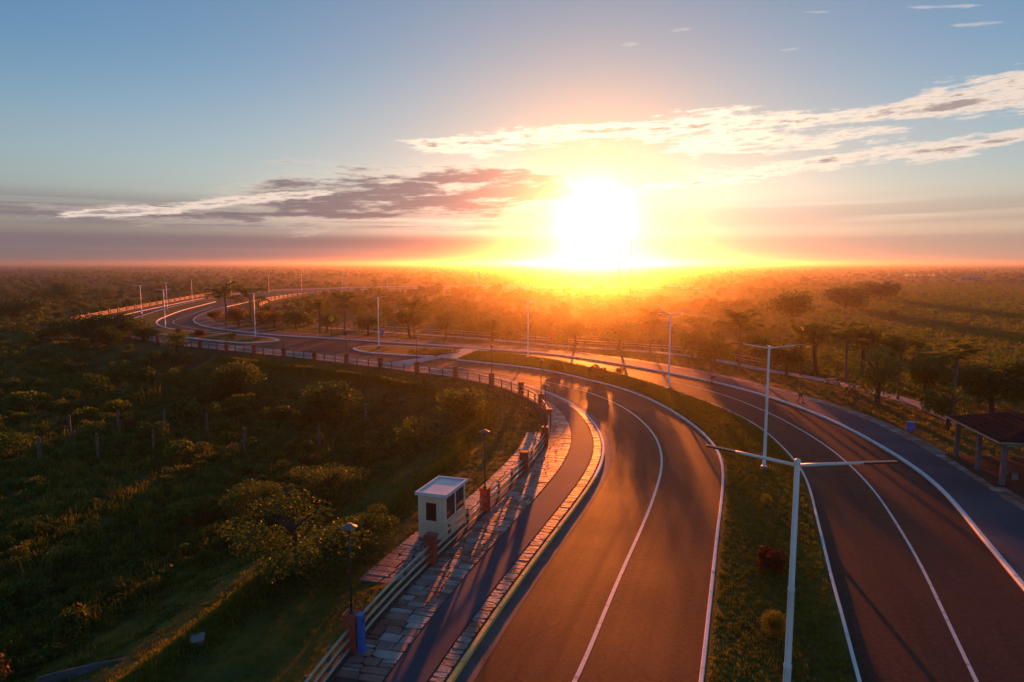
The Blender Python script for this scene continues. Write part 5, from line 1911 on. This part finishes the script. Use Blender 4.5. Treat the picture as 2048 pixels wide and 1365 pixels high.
# ---- clipped balls and red shrubs on the islands
def ball(px, py, r, label, mat, n=1500, sq=1.0, z=0.13, cat='bush', name='topiary_bush'):
    p = G(px, py, z)
    root = thing(name, (p[0], p[1], z), label, cat, group='bushes planted on the median')
    tight = mat is L_BALL
    cl = [(0.0, 0.0, 0.0, 0.93, 0.93, 0.93)] + clumps_for(int(px), 10, 0.55, 0.35, 0.48, 1.0, 0.0, 0.5) if tight else clumps_for(int(px), 14, 0.75, 0.18, 0.5, 1.0, 0, 0.6)
    me = leaf_cloud('foliage', cl, n * 3 if tight else n * 2, 0.085 if tight else 0.17, int(px + py), mat, inner=0.15, flat=0.0)
    o = link_mesh('foliage', me, None, root)
    o.scale = (r, r, r * sq); o.location = (0, 0, r * sq * (0.98 if tight else 0.72) + (0.06 if tight else 0))
    bm = bmesh.new(); tube(bm, [(0, 0, -0.1), (0.02, 0, r * 0.6)], [0.05, 0.035], 6); from_bm('stem', bm, M_BARK, root)
    return root


ball(1547, 1275, 0.50, 'clipped yellow-green ball bush beside the nearest street lamp', L_BALL, 2200)
ball(1531, 1012, 0.34, 'small clipped ball bush between the two nearest street lamps', L_BALL, 1200)
ball(1545, 1142, 0.80, 'dark red shrub on the median left of the nearest lamp pole', L_RED, 900, 0.9, name='red_shrub')
ball(1450, 852, 0.42, 'small round bush on the median before the second lamp', L_BALL, 900)
ball(1195, 757, 1.15, 'large round bush casting a long shadow over the road', L_DARK, 1500, 0.95, name='median_bush')
ball(1112, 742, 0.95, 'round orange-lit bush left of the large median bush', L_DARK, 1300, 0.9, name='median_bush')
ball(1285, 778, 0.5, 'small hazy bush on the median near the boxed lamp', L_DARK, 700, name='median_bush')
ball(1240, 748, 0.55, 'low hazy bush at the road side of the median', L_DARK, 700, name='median_bush')
ball(402, 672, 1.1, 'dark red bush on the far island', L_RED, 900, 0.8, name='red_shrub')
ball(357, 666, 0.8, 'small green bush left of the red bush on the far island', L_MID, 700, name='median_bush')
ball(463, 678, 0.8, 'small green bush right of the red bush on the far island', L_MID, 700, name='median_bush')
# clipped hedges by the crossing
for k, (px, py, L_h, lab) in enumerate([(858, 709, 5.5, 'low clipped hedge on the small island near the crossing'), (893, 706, 3.2, 'short clipped hedge right beside the crossing')]):
    p = G(px, py, 0.13)
    root = thing('hedge', (p[0], p[1], 0.13), lab, 'hedge', rz=0.12)
    rr = np.random.default_rng(900 + k)
    cl = [(x, 0, 0.35, 0.55, 0.5, 0.42) for x in np.linspace(-L_h / 2, L_h / 2, int(L_h * 2))]
    link_mesh('foliage', leaf_cloud('foliage', cl, 1100, 0.16, 910 + k, L_DARK), None, root)
    bm = bmesh.new(); tube(bm, [(-L_h / 2, 0, 0.02), (L_h / 2, 0, 0.02)], 0.08, 5); from_bm('stem', bm, M_BARK, root)
